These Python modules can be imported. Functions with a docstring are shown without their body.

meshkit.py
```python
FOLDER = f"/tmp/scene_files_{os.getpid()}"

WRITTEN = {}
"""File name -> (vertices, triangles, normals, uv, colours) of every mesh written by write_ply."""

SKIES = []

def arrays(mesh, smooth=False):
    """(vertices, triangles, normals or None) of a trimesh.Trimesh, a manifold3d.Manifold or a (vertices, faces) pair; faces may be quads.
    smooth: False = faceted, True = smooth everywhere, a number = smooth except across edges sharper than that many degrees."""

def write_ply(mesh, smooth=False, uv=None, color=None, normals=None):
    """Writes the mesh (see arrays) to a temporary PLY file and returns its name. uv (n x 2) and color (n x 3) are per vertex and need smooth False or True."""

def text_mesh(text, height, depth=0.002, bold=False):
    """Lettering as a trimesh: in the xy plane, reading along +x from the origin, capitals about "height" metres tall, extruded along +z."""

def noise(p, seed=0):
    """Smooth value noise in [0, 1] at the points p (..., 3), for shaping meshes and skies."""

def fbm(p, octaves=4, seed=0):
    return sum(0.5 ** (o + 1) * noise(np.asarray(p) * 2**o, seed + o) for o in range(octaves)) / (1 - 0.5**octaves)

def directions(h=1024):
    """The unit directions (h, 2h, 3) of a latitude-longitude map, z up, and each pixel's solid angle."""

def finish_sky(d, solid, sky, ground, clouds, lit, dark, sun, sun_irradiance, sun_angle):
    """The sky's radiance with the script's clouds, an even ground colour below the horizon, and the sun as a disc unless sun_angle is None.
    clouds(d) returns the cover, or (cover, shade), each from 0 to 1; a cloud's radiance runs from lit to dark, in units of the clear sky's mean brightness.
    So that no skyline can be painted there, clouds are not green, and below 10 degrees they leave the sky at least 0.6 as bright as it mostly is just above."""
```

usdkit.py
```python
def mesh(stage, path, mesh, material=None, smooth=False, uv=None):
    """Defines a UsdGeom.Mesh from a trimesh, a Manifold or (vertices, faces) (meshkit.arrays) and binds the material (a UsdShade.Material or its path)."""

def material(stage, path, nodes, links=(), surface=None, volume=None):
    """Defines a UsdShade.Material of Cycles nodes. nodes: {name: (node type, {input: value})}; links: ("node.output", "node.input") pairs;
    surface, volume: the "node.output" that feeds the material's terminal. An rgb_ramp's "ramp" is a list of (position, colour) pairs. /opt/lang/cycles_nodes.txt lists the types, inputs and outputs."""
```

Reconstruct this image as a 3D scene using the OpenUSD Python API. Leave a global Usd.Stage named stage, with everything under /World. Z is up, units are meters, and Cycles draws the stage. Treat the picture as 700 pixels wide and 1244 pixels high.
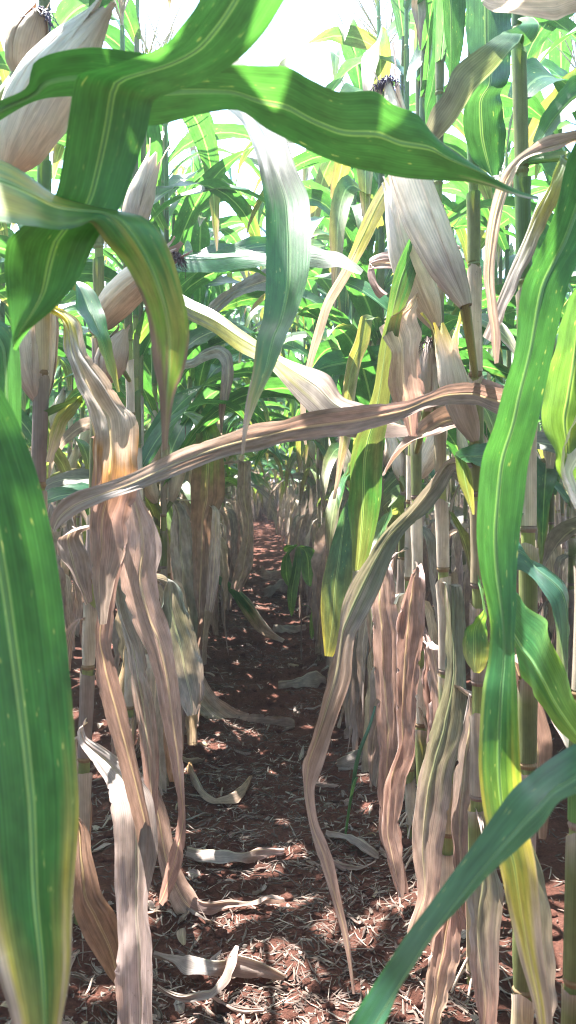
import math, random
import numpy as np
import trimesh
import usdkit
from meshkit import noise, fbm
from scipy.interpolate import PchipInterpolator
from pxr import Usd, UsdGeom, UsdShade, UsdLux, Sdf, Gf, Vt

stage = Usd.Stage.CreateInMemory()
UsdGeom.SetStageUpAxis(stage, UsdGeom.Tokens.z)
UsdGeom.SetStageMetersPerUnit(stage, 1.0)
WORLD = UsdGeom.Xform.Define(stage, '/World')
UsdGeom.Scope.Define(stage, '/World/Looks')
T = Sdf.ValueTypeNames

# ------------------------------------------------------------------ camera, sky, sun, exposure
EYE_Z, FPX, HX, HY, PW, PH = 1.0, 1000.0, 322.0, 575.0, 700.0, 1244.0
EXPOSURE = 3.0
SKY_STRENGTH = 0.15
SUN_INTENSITY = 1.25
SUN_ELEVATION, SUN_AZIMUTH = math.radians(67), math.radians(-44)      # azimuth measured from +y (ahead) towards +x

cam = UsdGeom.Camera.Define(stage, '/World/camera')
AP = 36.0
cam.CreateHorizontalApertureAttr(AP)
cam.CreateVerticalApertureAttr(AP * PH / PW)
cam.CreateFocalLengthAttr(FPX * AP / PW)
cam.CreateHorizontalApertureOffsetAttr((PW / 2 - HX) * AP / PW)
cam.CreateVerticalApertureOffsetAttr((HY - PH / 2) * AP / PW)
cam.CreateClippingRangeAttr(Gf.Vec2f(0.02, 500))
cam.AddTranslateOp().Set(Gf.Vec3d(0, 0, EYE_Z))
cam.AddRotateXOp().Set(90)
cam.CreateExposureAttr(EXPOSURE)
cam.CreateFStopAttr(16.0)
cam.CreateFocusDistanceAttr(1.9)

sun_dir = np.array([math.sin(SUN_AZIMUTH) * math.cos(SUN_ELEVATION), math.cos(SUN_AZIMUTH) * math.cos(SUN_ELEVATION), math.sin(SUN_ELEVATION)])
sky_mat = usdkit.material(stage, '/World/Looks/sky_look', {
    's': ('sky_texture', {'sky_type': 'single_scattering', 'sun_disc': False, 'sun_elevation': SUN_ELEVATION,
                          'sun_rotation': math.atan2(sun_dir[0], sun_dir[1]), 'aerosol_density': 1.0}),
    'b': ('background_shader', {'strength': SKY_STRENGTH})}, [('s.color', 'b.color')], surface='b.background')
dome = UsdLux.DomeLight.Define(stage, '/World/sky')
UsdShade.MaterialBindingAPI.Apply(dome.GetPrim()).Bind(sky_mat)
dome.GetPrim().SetCustomDataByKey('kind', 'structure')
sun = UsdLux.DistantLight.Define(stage, '/World/sun')
sun.CreateIntensityAttr(SUN_INTENSITY)
sun.CreateAngleAttr(0.53)
sun.CreateNormalizeAttr(True)
sun.CreateColorAttr(Gf.Vec3f(1.0, 0.965, 0.91))
sun.AddRotateXYZOp().Set(Gf.Vec3f(90 - math.degrees(SUN_ELEVATION), 0, 180 - math.degrees(SUN_AZIMUTH)))


def P(px, py, d):
    """photograph pixel at depth d -> point in the field (d metres ahead of the eye)"""
    return np.array([(px - HX) / FPX * d, d, EYE_Z - (py - HY) / FPX * d])


# ------------------------------------------------------------------ materials
def mats():
    m = {}
    def leafy(name, transl, rough_g, rough_d, midrib, spots, contrast=1.0):
        n = {
            'tint': ('attribute', {'attribute': 'tint'}),
            'luv': ('attribute', {'attribute': 'leafuv'}),
            'dryat': ('attribute', {'attribute': 'dryness'}),
            'dry': ('separate_xyz', {}),
            'xyz': ('separate_xyz', {}),
            'vs': ('vector_math', {'math_type': 'multiply', 'vector2': (38.0, 2.2, 57.0)}),
            'streak': ('noise_texture', {'scale': 1.0, 'detail': 2.0, 'roughness': 0.6}),
            'sramp': ('map_range', {'from_min': 0.25, 'from_max': 0.75, 'to_min': 1 - 0.22 * contrast, 'to_max': 1 + 0.22 * contrast}),
            'vb': ('vector_math', {'math_type': 'multiply', 'vector2': (5.0, 22.0, 91.0)}),
            'blot': ('noise_texture', {'scale': 1.0, 'detail': 2.0, 'roughness': 0.62}),
            'bramp': ('map_range', {'from_min': 0.3, 'from_max': 0.7, 'to_min': 1 - 0.27 * contrast, 'to_max': 1 + 0.27 * contrast}),
            'mul': ('math', {'math_type': 'multiply'}),
            'vn': ('math', {'math_type': 'multiply', 'value2': 165.0}), 'vsn': ('math', {'math_type': 'sine'}), 'vm': ('math', {'math_type': 'multiply_add', 'value2': 0.075, 'value3': 1.0}), 'mul2': ('math', {'math_type': 'multiply'}),
            'c1': ('vector_math', {'math_type': 'scale'}),
            # small pale flecks on green blades
            'vp': ('vector_math', {'math_type': 'multiply', 'vector2': (22.0, 75.0, 33.0)}),
            'spot': ('noise_texture', {'scale': 1.0, 'detail': 1.0, 'roughness': 0.4}),
            'spotm': ('map_range', {'range_type': 'smoothstep', 'from_min': 0.69, 'from_max': 0.79, 'to_min': 0.0, 'to_max': spots, 'clamp': True}),
            'green': ('math', {'math_type': 'subtract', 'value1': 1.0, 'use_clamp': True}),
            'spz': ('map_range', {'range_type': 'smoothstep', 'from_min': 0.44, 'from_max': 0.62, 'to_min': 0.05, 'to_max': 1.0, 'clamp': True}),
            'spg': ('math', {'math_type': 'multiply'}),
            'spf': ('math', {'math_type': 'multiply'}),
            'c2': ('mix_color', {'b': (0.24, 0.31, 0.13)}),
            # brown specks on dry tissue
            'vq': ('vector_math', {'math_type': 'multiply', 'vector2': (26.0, 160.0, 71.0)}),
            'speck': ('noise_texture', {'scale': 1.0, 'detail': 2.0, 'roughness': 0.55}),
            'speckm': ('map_range', {'range_type': 'smoothstep', 'from_min': 0.68, 'from_max': 0.78, 'to_min': 0.0, 'to_max': 0.55, 'clamp': True}),
            'skf': ('math', {'math_type': 'multiply'}),
            'c3': ('mix_color', {'b': (0.10, 0.06, 0.04)}),
            # pale midrib
            'du': ('math', {'math_type': 'subtract', 'value2': 0.5}),
            'ad': ('math', {'math_type': 'absolute'}),
            'rm': ('map_range', {'range_type': 'smoothstep', 'from_min': 0.018, 'from_max': 0.046, 'to_min': midrib, 'to_max': 0.0, 'clamp': True}),
            'rc': ('vector_math', {'math_type': 'multiply_add', 'vector2': (1.35, 1.25, 1.3), 'vector3': (0.09, 0.13, 0.065)}),
            'c4': ('mix_color', {}),
            'bump': ('bump', {'strength': 0.35, 'distance': 0.0015, 'use_object_space': False}),
            'hsum': ('math', {'math_type': 'multiply_add', 'value2': 0.6}),
            'rough': ('map_range', {'from_min': 0.0, 'from_max': 1.0, 'to_min': rough_g, 'to_max': rough_d, 'clamp': True}),
            'spec': ('map_range', {'from_min': 0.0, 'from_max': 1.0, 'to_min': 0.55, 'to_max': 0.25, 'clamp': True}),
            'p': ('principled_bsdf', {}),
            'tg': ('vector_math', {'math_type': 'multiply', 'vector2': (3.8, 2.9, 1.2)}),
            'td': ('vector_math', {'math_type': 'multiply', 'vector2': (1.10, 0.92, 0.78)}),
            'tm': ('mix_color', {}),
            't': ('translucent_bsdf', {}),
            'mix': ('mix_closure', {'fac': transl}),
        }
        l = [('luv.vector', 'xyz.vector'), ('dryat.vector', 'dry.vector'), ('luv.vector', 'vs.vector1'), ('vs.vector', 'streak.vector'), ('streak.fac', 'sramp.value'),
             ('luv.vector', 'vb.vector1'), ('vb.vector', 'blot.vector'), ('blot.fac', 'bramp.value'),
             ('sramp.result', 'mul.value1'), ('bramp.result', 'mul.value2'), ('tint.color', 'c1.vector1'), ('xyz.x', 'vn.value1'), ('vn.value', 'vsn.value1'), ('vsn.value', 'vm.value1'), ('mul.value', 'mul2.value1'), ('vm.value', 'mul2.value2'), ('mul2.value', 'c1.scale'),
             ('luv.vector', 'vp.vector1'), ('vp.vector', 'spot.vector'), ('spot.fac', 'spotm.value'), ('dry.x', 'green.value2'),
             ('blot.fac', 'spz.value'), ('spz.result', 'spg.value1'), ('spotm.result', 'spg.value2'), ('spg.value', 'spf.value1'), ('green.value', 'spf.value2'), ('spf.value', 'c2.fac'), ('c1.vector', 'c2.a'),
             ('luv.vector', 'vq.vector1'), ('vq.vector', 'speck.vector'), ('speck.fac', 'speckm.value'),
             ('speckm.result', 'skf.value1'), ('dry.x', 'skf.value2'), ('skf.value', 'c3.fac'), ('c2.result', 'c3.a'),
             ('xyz.x', 'du.value1'), ('du.value', 'ad.value1'), ('ad.value', 'rm.value'), ('c3.result', 'rc.vector1'),
             ('rm.result', 'c4.fac'), ('c3.result', 'c4.a'), ('rc.vector', 'c4.b'),
             ('blot.fac', 'hsum.value1'), ('streak.fac', 'hsum.value3'), ('hsum.value', 'bump.height'),
             ('dry.x', 'rough.value'), ('dry.x', 'spec.value'),
             ('c4.result', 'p.base_color'), ('rough.result', 'p.roughness'), ('spec.result', 'p.specular_ior_level'), ('bump.normal', 'p.normal'),
             ('c4.result', 'tg.vector1'), ('c4.result', 'td.vector1'), ('dry.x', 'tm.fac'), ('tg.vector', 'tm.a'), ('td.vector', 'tm.b'),
             ('tm.result', 't.color'), ('p.BSDF', 'mix.closure1'), ('t.BSDF', 'mix.closure2')]
        return usdkit.material(stage, '/World/Looks/' + name, n, l, surface='mix.closure')
    m['leaf'] = leafy('leaf_look', 0.36, 0.36, 0.62, 0.85, 0.8)
    m['husk'] = leafy('husk_look', 0.16, 0.45, 0.60, 0.0, 0.0, 0.65)
    m['rib'] = usdkit.material(stage, '/World/Looks/rib_look', {
        'tint': ('attribute', {'attribute': 'tint'}), 'luv': ('attribute', {'attribute': 'leafuv'}),
        'vs': ('vector_math', {'math_type': 'multiply', 'vector2': (9.0, 14.0, 57.0)}), 'n': ('noise_texture', {'scale': 1.0, 'detail': 2.0}),
        'r': ('map_range', {'from_min': 0.3, 'from_max': 0.7, 'to_min': 0.8, 'to_max': 1.15}), 'c': ('vector_math', {'math_type': 'scale'}),
        'k': ('vector_math', {'math_type': 'multiply_add', 'vector2': (1.6, 1.4, 1.0), 'vector3': (0.03, 0.04, 0.01)}),
        'p': ('principled_bsdf', {'roughness': 0.45, 'specular_ior_level': 0.4}), 't': ('translucent_bsdf', {}), 'mix': ('mix_closure', {'fac': 0.42})},
        [('luv.vector', 'vs.vector1'), ('vs.vector', 'n.vector'), ('n.fac', 'r.value'), ('tint.color', 'c.vector1'), ('r.result', 'c.scale'), ('c.vector', 'p.base_color'),
         ('c.vector', 'k.vector1'), ('k.vector', 't.color'), ('p.BSDF', 'mix.closure1'), ('t.BSDF', 'mix.closure2')], surface='mix.closure')
    m['silk'] = usdkit.material(stage, '/World/Looks/silk_look', {
        'tint': ('attribute', {'attribute': 'tint'}), 'p': ('principled_bsdf', {'roughness': 0.5})},
        [('tint.color', 'p.base_color')], surface='p.BSDF')
    m['soil'] = usdkit.material(stage, '/World/Looks/soil_look', {
        'g': ('geometry', {}),
        'n1': ('noise_texture', {'scale': 4.0, 'detail': 6.0, 'roughness': 0.6}),
        'r1': ('rgb_ramp', {'ramp': [(0.25, (0.068, 0.027, 0.018)), (0.5, (0.122, 0.049, 0.034)), (0.75, (0.185, 0.082, 0.060))]}),
        'n2': ('noise_texture', {'scale': 130.0, 'detail': 5.0, 'roughness': 0.7}),
        'r2': ('map_range', {'from_min': 0.3, 'from_max': 0.7, 'to_min': 0.6, 'to_max': 1.35}),
        'c': ('vector_math', {'math_type': 'scale'}),
        'n3': ('noise_texture', {'scale': 45.0, 'detail': 8.0, 'roughness': 0.75}),
        'b': ('bump', {'strength': 1.0, 'distance': 0.035}),
        'p': ('principled_bsdf', {'roughness': 0.95, 'specular_ior_level': 0.15})},
        [('g.position', 'n1.vector'), ('n1.fac', 'r1.fac'), ('g.position', 'n2.vector'), ('n2.fac', 'r2.value'), ('r1.color', 'c.vector1'), ('r2.result', 'c.scale'),
         ('g.position', 'n3.vector'), ('n3.fac', 'b.height'), ('b.normal', 'p.normal'), ('c.vector', 'p.base_color')], surface='p.BSDF')
    m['straw'] = usdkit.material(stage, '/World/Looks/straw_look', {
        'tint': ('attribute', {'attribute': 'tint'}), 'g': ('geometry', {}),
        'n': ('noise_texture', {'scale': 220.0, 'detail': 3.0}),
        'r': ('map_range', {'from_min': 0.3, 'from_max': 0.7, 'to_min': 0.7, 'to_max': 1.25}),
        'c': ('vector_math', {'math_type': 'scale'}), 'p': ('principled_bsdf', {'roughness': 0.7, 'specular_ior_level': 0.3})},
        [('g.position', 'n.vector'), ('n.fac', 'r.value'), ('tint.color', 'c.vector1'), ('r.result', 'c.scale'), ('c.vector', 'p.base_color')], surface='p.BSDF')
    return m


M = mats()
PAL = {  # colour, dryness
    'green': ((0.022, 0.094, 0.030), 0.0), 'deep': ((0.015, 0.068, 0.025), 0.0), 'blue': ((0.032, 0.094, 0.066), 0.0), 'lime': ((0.075, 0.165, 0.040), 0.0),
    'yellow': ((0.31, 0.305, 0.068), 0.55), 'olive': ((0.150, 0.175, 0.065), 0.35), 'tan': ((0.41, 0.340, 0.280), 1.0), 'pink': ((0.345, 0.265, 0.240), 1.0),
    'rose': ((0.285, 0.195, 0.175), 1.0), 'brown': ((0.205, 0.150, 0.125), 1.0), 'rust': ((0.27, 0.165, 0.105), 1.0), 'orange': ((0.37, 0.215, 0.085), 1.0), 'grey': ((0.255, 0.228, 0.212), 1.0),
    'moss': ((0.075, 0.105, 0.045), 0.35), 'sage': ((0.130, 0.145, 0.118), 0.85), 'ash': ((0.37, 0.345, 0.325), 1.0), 'cream': ((0.66, 0.56, 0.455), 1.0), 'white': ((0.76, 0.71, 0.66), 1.0), 'stalk': ((0.20, 0.23, 0.075), 0.35),
    'node': ((0.22, 0.150, 0.085), 1.0), 'straw': ((0.42, 0.345, 0.225), 1.0)}


def profile(health, t):
    """colours and dryness along a blade; health: [(position, palette name), ...]"""
    at = [h[0] for h in health]
    c = np.array([PAL[h[1]][0] for h in health]); d = np.array([PAL[h[1]][1] for h in health])
    col = np.stack([np.interp(t, at, c[:, k]) for k in range(3)], -1)
    return col, np.interp(t, at, d)


class Shape:
    """one mesh with its colours: vertices, faces, tint, leafuv, dryness"""
    def __init__(s, v, f, tint, uv, dry):
        s.v, s.f = np.asarray(v, float), np.asarray(f, int)
        n = len(s.v)
        s.tint = np.broadcast_to(np.asarray(tint, float), (n, 3)).copy()
        s.uv = np.broadcast_to(np.asarray(uv, float), (n, 3)).copy()
        s.dry = np.broadcast_to(np.asarray(dry, float), (n,)).copy()

    def moved(s, off):
        return Shape(s.v + off, s.f, s.tint, s.uv, s.dry)


def join(shapes):
    at = np.cumsum([0] + [len(s.v) for s in shapes])
    return Shape(np.vstack([s.v for s in shapes]), np.vstack([s.f + a for s, a in zip(shapes, at)]), np.vstack([s.tint for s in shapes]),
                 np.vstack([s.uv for s in shapes]), np.concatenate([s.dry for s in shapes]))


def free(path):
    if not stage.GetPrimAtPath(path):
        return path
    k = 1
    while stage.GetPrimAtPath(f'{path}_{k:03d}'):
        k += 1
    return f'{path}_{k:03d}'


def put(parent, name, shape, mat, smooth=True, label=None):
    path = free(f'{parent}/{name}')
    v, f, n = (shape.v, shape.f, None)
    m = UsdGeom.Mesh.Define(stage, path)
    m.CreatePointsAttr(Vt.Vec3fArray.FromNumpy(v.astype(np.float32)))
    m.CreateFaceVertexCountsAttr(Vt.IntArray.FromNumpy(np.full(len(f), f.shape[1], np.int32)))
    m.CreateFaceVertexIndicesAttr(Vt.IntArray.FromNumpy(f.astype(np.int32).ravel()))
    m.CreateSubdivisionSchemeAttr('none')
    if smooth:
        tri = f if f.shape[1] == 3 else np.vstack([f[:, [0, 1, 2]], f[:, [0, 2, 3]]])
        nn = np.zeros_like(v); fn = np.cross(v[tri[:, 1]] - v[tri[:, 0]], v[tri[:, 2]] - v[tri[:, 0]])
        for k in range(3):
            np.add.at(nn, tri[:, k], fn)
        ln = np.linalg.norm(nn, axis=1, keepdims=True)
        m.CreateNormalsAttr(Vt.Vec3fArray.FromNumpy(np.where(ln > 1e-14, nn / np.maximum(ln, 1e-14), [0, 0, 1.0]).astype(np.float32)))
        m.SetNormalsInterpolation('vertex')
    api = UsdGeom.PrimvarsAPI(m)
    api.CreatePrimvar('tint', T.Float3Array, 'vertex').Set(Vt.Vec3fArray.FromNumpy(shape.tint.astype(np.float32)))
    api.CreatePrimvar('leafuv', T.Float3Array, 'vertex').Set(Vt.Vec3fArray.FromNumpy(shape.uv.astype(np.float32)))
    api.CreatePrimvar('dryness', T.Float3Array, 'vertex').Set(Vt.Vec3fArray.FromNumpy(np.repeat(shape.dry[:, None], 3, 1).astype(np.float32)))
    UsdShade.MaterialBindingAPI.Apply(m.GetPrim()).Bind(M[mat])
    if label:
        m.GetPrim().SetCustomDataByKey('label', label)
    return path


def tag(path, label=None, category=None, group=None, kind=None):
    p = stage.GetPrimAtPath(path)
    for k, v in (('label', label), ('category', category), ('group', group), ('kind', kind)):
        if v:
            p.SetCustomDataByKey(k, v)


def thing(name, label, category, loc, group=None):
    path = free('/World/' + name)
    x = UsdGeom.Xform.Define(stage, path)
    x.AddTranslateOp().Set(Gf.Vec3d(*map(float, loc)))
    tag(path, label, category, group)
    return path


def unit(a):
    a = np.asarray(a, float)
    return a / np.maximum(np.linalg.norm(a, axis=-1, keepdims=True), 1e-12)


def grid_faces(nv, nu, wrap=False):
    i = np.arange(nv - 1)[:, None] * nu
    if wrap:
        j = np.arange(nu)[None]; k = (j + 1) % nu
    else:
        j = np.arange(nu - 1)[None]; k = j + 1
    return np.stack([i + j, i + k, i + nu + k, i + nu + j], -1).reshape(-1, 4)


def blade(L, R, health, seed, nu=9, cup=0.10, ripple=0.05, waves=7.0, crumple=0.0, edge=0.10, nick=0.0, curl=0.0, spread=0.10, rib_r=0.0):
    """a leaf blade between two margins L, R (n x 3), cupped along its midrib, with rippling margins"""
    nv = len(L)
    rng = np.random.default_rng(seed)
    mid = (L + R) / 2
    s = np.concatenate([[0], np.cumsum(np.linalg.norm(np.diff(mid, axis=0), axis=1))])
    t = s / s[-1]
    across = R - L
    w = np.linalg.norm(across, axis=1)
    tang = unit(np.gradient(mid, axis=0))
    nrm = unit(np.cross(tang, across))
    u = np.linspace(0, 1, nu)
    if rib_r:
        half = nu // 2 + 1
        u = np.concatenate([np.linspace(0, .5, half), np.linspace(.5, 1, half)]); nu = 2 * half
    c = 2 * u - 1
    a = np.abs(c)
    pts = L[:, None] + across[:, None] * u[None, :, None]
    wm = w.max()
    off = -cup * w[:, None] * (1 - a[None] ** 1.3)
    for side, sel in ((0, c < 0), (1, c > 0)):
        ph, k = rng.uniform(0, 6.28), waves * rng.uniform(0.8, 1.25)
        wob = np.sin(t * k * 6.28 + ph + 1.5 * np.sin(t * 9 + ph)) * (0.6 + 0.4 * np.sin(t * 5 + ph))
        off = off + ripple * (w[:, None]) * wob[:, None] * (a ** 2 * sel)[None]
    if curl:
        off = off + curl * w[:, None] * (a[None] ** 2)
    if crumple:
        q = np.stack([np.repeat(c[None] * 2.5, nv, 0) + seed % 97, np.repeat(s[:, None] * 10.5, nu, 1), np.zeros((nv, nu))], -1)
        q2 = np.stack([np.repeat(c[None] * 6 + seed % 89, nv, 0), np.repeat(s[:, None] * 4, nu, 1), np.ones((nv, nu))], -1)
        off = off + crumple * w[:, None] * ((fbm(q, 3, seed % 1000) - 0.5) * 1.4 + (noise(q2, seed % 500) - 0.5) * 0.6)
    pts = pts + nrm[:, None] * off[..., None]
    if nick:
        q = np.stack([s * 40, np.zeros(nv), np.full(nv, seed % 71)], -1)
        for col_, dirn in ((0, 1), (nu - 1, -1)):
            k = np.clip(fbm(q * np.array([0.7, 1, 1]) + col_, 4, seed % 300) - 0.50, 0, 1) * nick * 1.1
            k = np.where(noise(q * np.array([3.1, 1, 1]) + 5 + col_, seed % 310) > 0.93, k + 0.14 * min(nick * 3, 1), k)
            for m_, fall in ((0, 1.0), (1, 0.55), (2, 0.2)):
                pts[:, col_ + dirn * m_] += dirn * across * (k * fall)[:, None]
    q = np.stack([np.repeat(u[None] * 5 + seed % 61, nv, 0), np.repeat(s[:, None] * 7, nu, 1), np.full((nv, nu), 0.3)], -1)
    te = t[:, None] + edge * a[None] ** 2 * (0.4 + t[:, None]) + spread * (fbm(q, 3, seed % 700) - 0.5) * 2
    q = np.stack([np.repeat(u[None] * 17 + seed % 53, nv, 0), np.repeat(s[:, None] * 2.2, nu, 1), np.full((nv, nu), 0.7)], -1)
    te = te + spread * 1.1 * (noise(q, seed % 400) - 0.5) * 2 * np.clip(nu / 15.0, 0, 1)
    col, dry = profile(health, np.clip(te, 0, 1.6))
    col = col * (0.93 + 0.14 * rng.random())
    uv = np.stack([np.repeat(u[None], nv, 0), np.repeat(s[:, None], nu, 1), np.full((nv, nu), (seed * 0.6180339) % 1.0)], -1)
    f = grid_faces(nv, nu)
    if rib_r:      # the blade stops at the midrib, which is a piece of its own
        g = rib_width(t, w, rib_r)[:, None] * unit(across)
        pts[:, nu // 2 - 1] -= g; pts[:, nu // 2] += g
        f = f.reshape(nv - 1, nu - 1, 4)[:, np.arange(nu - 1) != nu // 2 - 1].reshape(-1, 4)
    sh = Shape(pts.reshape(-1, 3), f, col.reshape(-1, 3), uv.reshape(-1, 3), dry.reshape(-1))
    sh.mid, sh.nrm, sh.w, sh.t, sh.s = (pts[:, (nu - 1) // 2] + pts[:, nu // 2]) / 2, nrm, w, t, s
    sh.across, sh.col, sh.dr = unit(across), col[:, nu // 2], dry[:, nu // 2]
    return sh


def rib_width(t, w, r0):
    return np.minimum(r0 * (1 - t) ** 0.7 + 0.0004, w * 0.12 + 0.0002)


def midrib(b, seed, r0=0.0027):
    """the pale rib along a blade, arched towards its underside, closing the gap between the two halves"""
    r = rib_width(b.t, b.w, r0)
    n, a = b.nrm, b.across
    k = np.array([-1.12, -0.6, 0.0, 0.6, 1.12]); h = np.array([0.02, 0.42, 0.60, 0.42, 0.02])
    ring = b.mid[:, None] + a[:, None] * (r[:, None] * k)[..., None] - n[:, None] * (r[:, None] * h)[..., None]
    nv = len(b.mid)
    col = np.clip(b.col * (1.15 - 0.17 * b.dr[:, None]) + np.array([0.050, 0.075, 0.038]) * (1 - 0.75 * b.dr[:, None]) , 0, 0.7)
    uv = np.stack([np.zeros((nv, 5)) + 0.25, np.repeat(b.s[:, None], 5, 1), np.full((nv, 5), (seed * 0.37) % 1)], -1)
    return Shape(ring.reshape(-1, 3), grid_faces(nv, 5), np.repeat(col, 5, 0), uv.reshape(-1, 3), np.repeat(b.dr, 5))


def tube(path_pts, rad, sides=8, tint=(0.3, 0.3, 0.1), dry=0.5, seed=0, flat=1.0):
    p = np.asarray(path_pts, float); n = len(p)
    rad = np.broadcast_to(np.asarray(rad, float), (n,))
    t = unit(np.gradient(p, axis=0))
    ref = np.array([0.3, 1.0, 0.13]) if abs(t[:, 1]).mean() < 0.8 else np.array([1.0, 0.2, 0.1])
    a = unit(np.cross(t, ref)); b = np.cross(t, a)
    th = np.arange(sides) * 2 * np.pi / sides
    v = p[:, None] + rad[:, None, None] * (np.cos(th)[None, :, None] * a[:, None] + flat * np.sin(th)[None, :, None] * b[:, None])
    s = np.concatenate([[0], np.cumsum(np.linalg.norm(np.diff(p, axis=0), axis=1))])
    uv = np.stack([np.repeat((th / 6.283)[None], n, 0), np.repeat(s[:, None], sides, 1), np.full((n, sides), (seed * 0.6180339) % 1)], -1)
    tint = np.asarray(tint, float)
    if tint.ndim == 2:
        tint = np.repeat(tint, sides, 0)
    dry = np.asarray(dry, float)
    if dry.ndim == 1:
        dry = np.repeat(dry, sides)
    return Shape(v.reshape(-1, 3), grid_faces(n, sides, True), tint, uv.reshape(-1, 3), dry)


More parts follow.
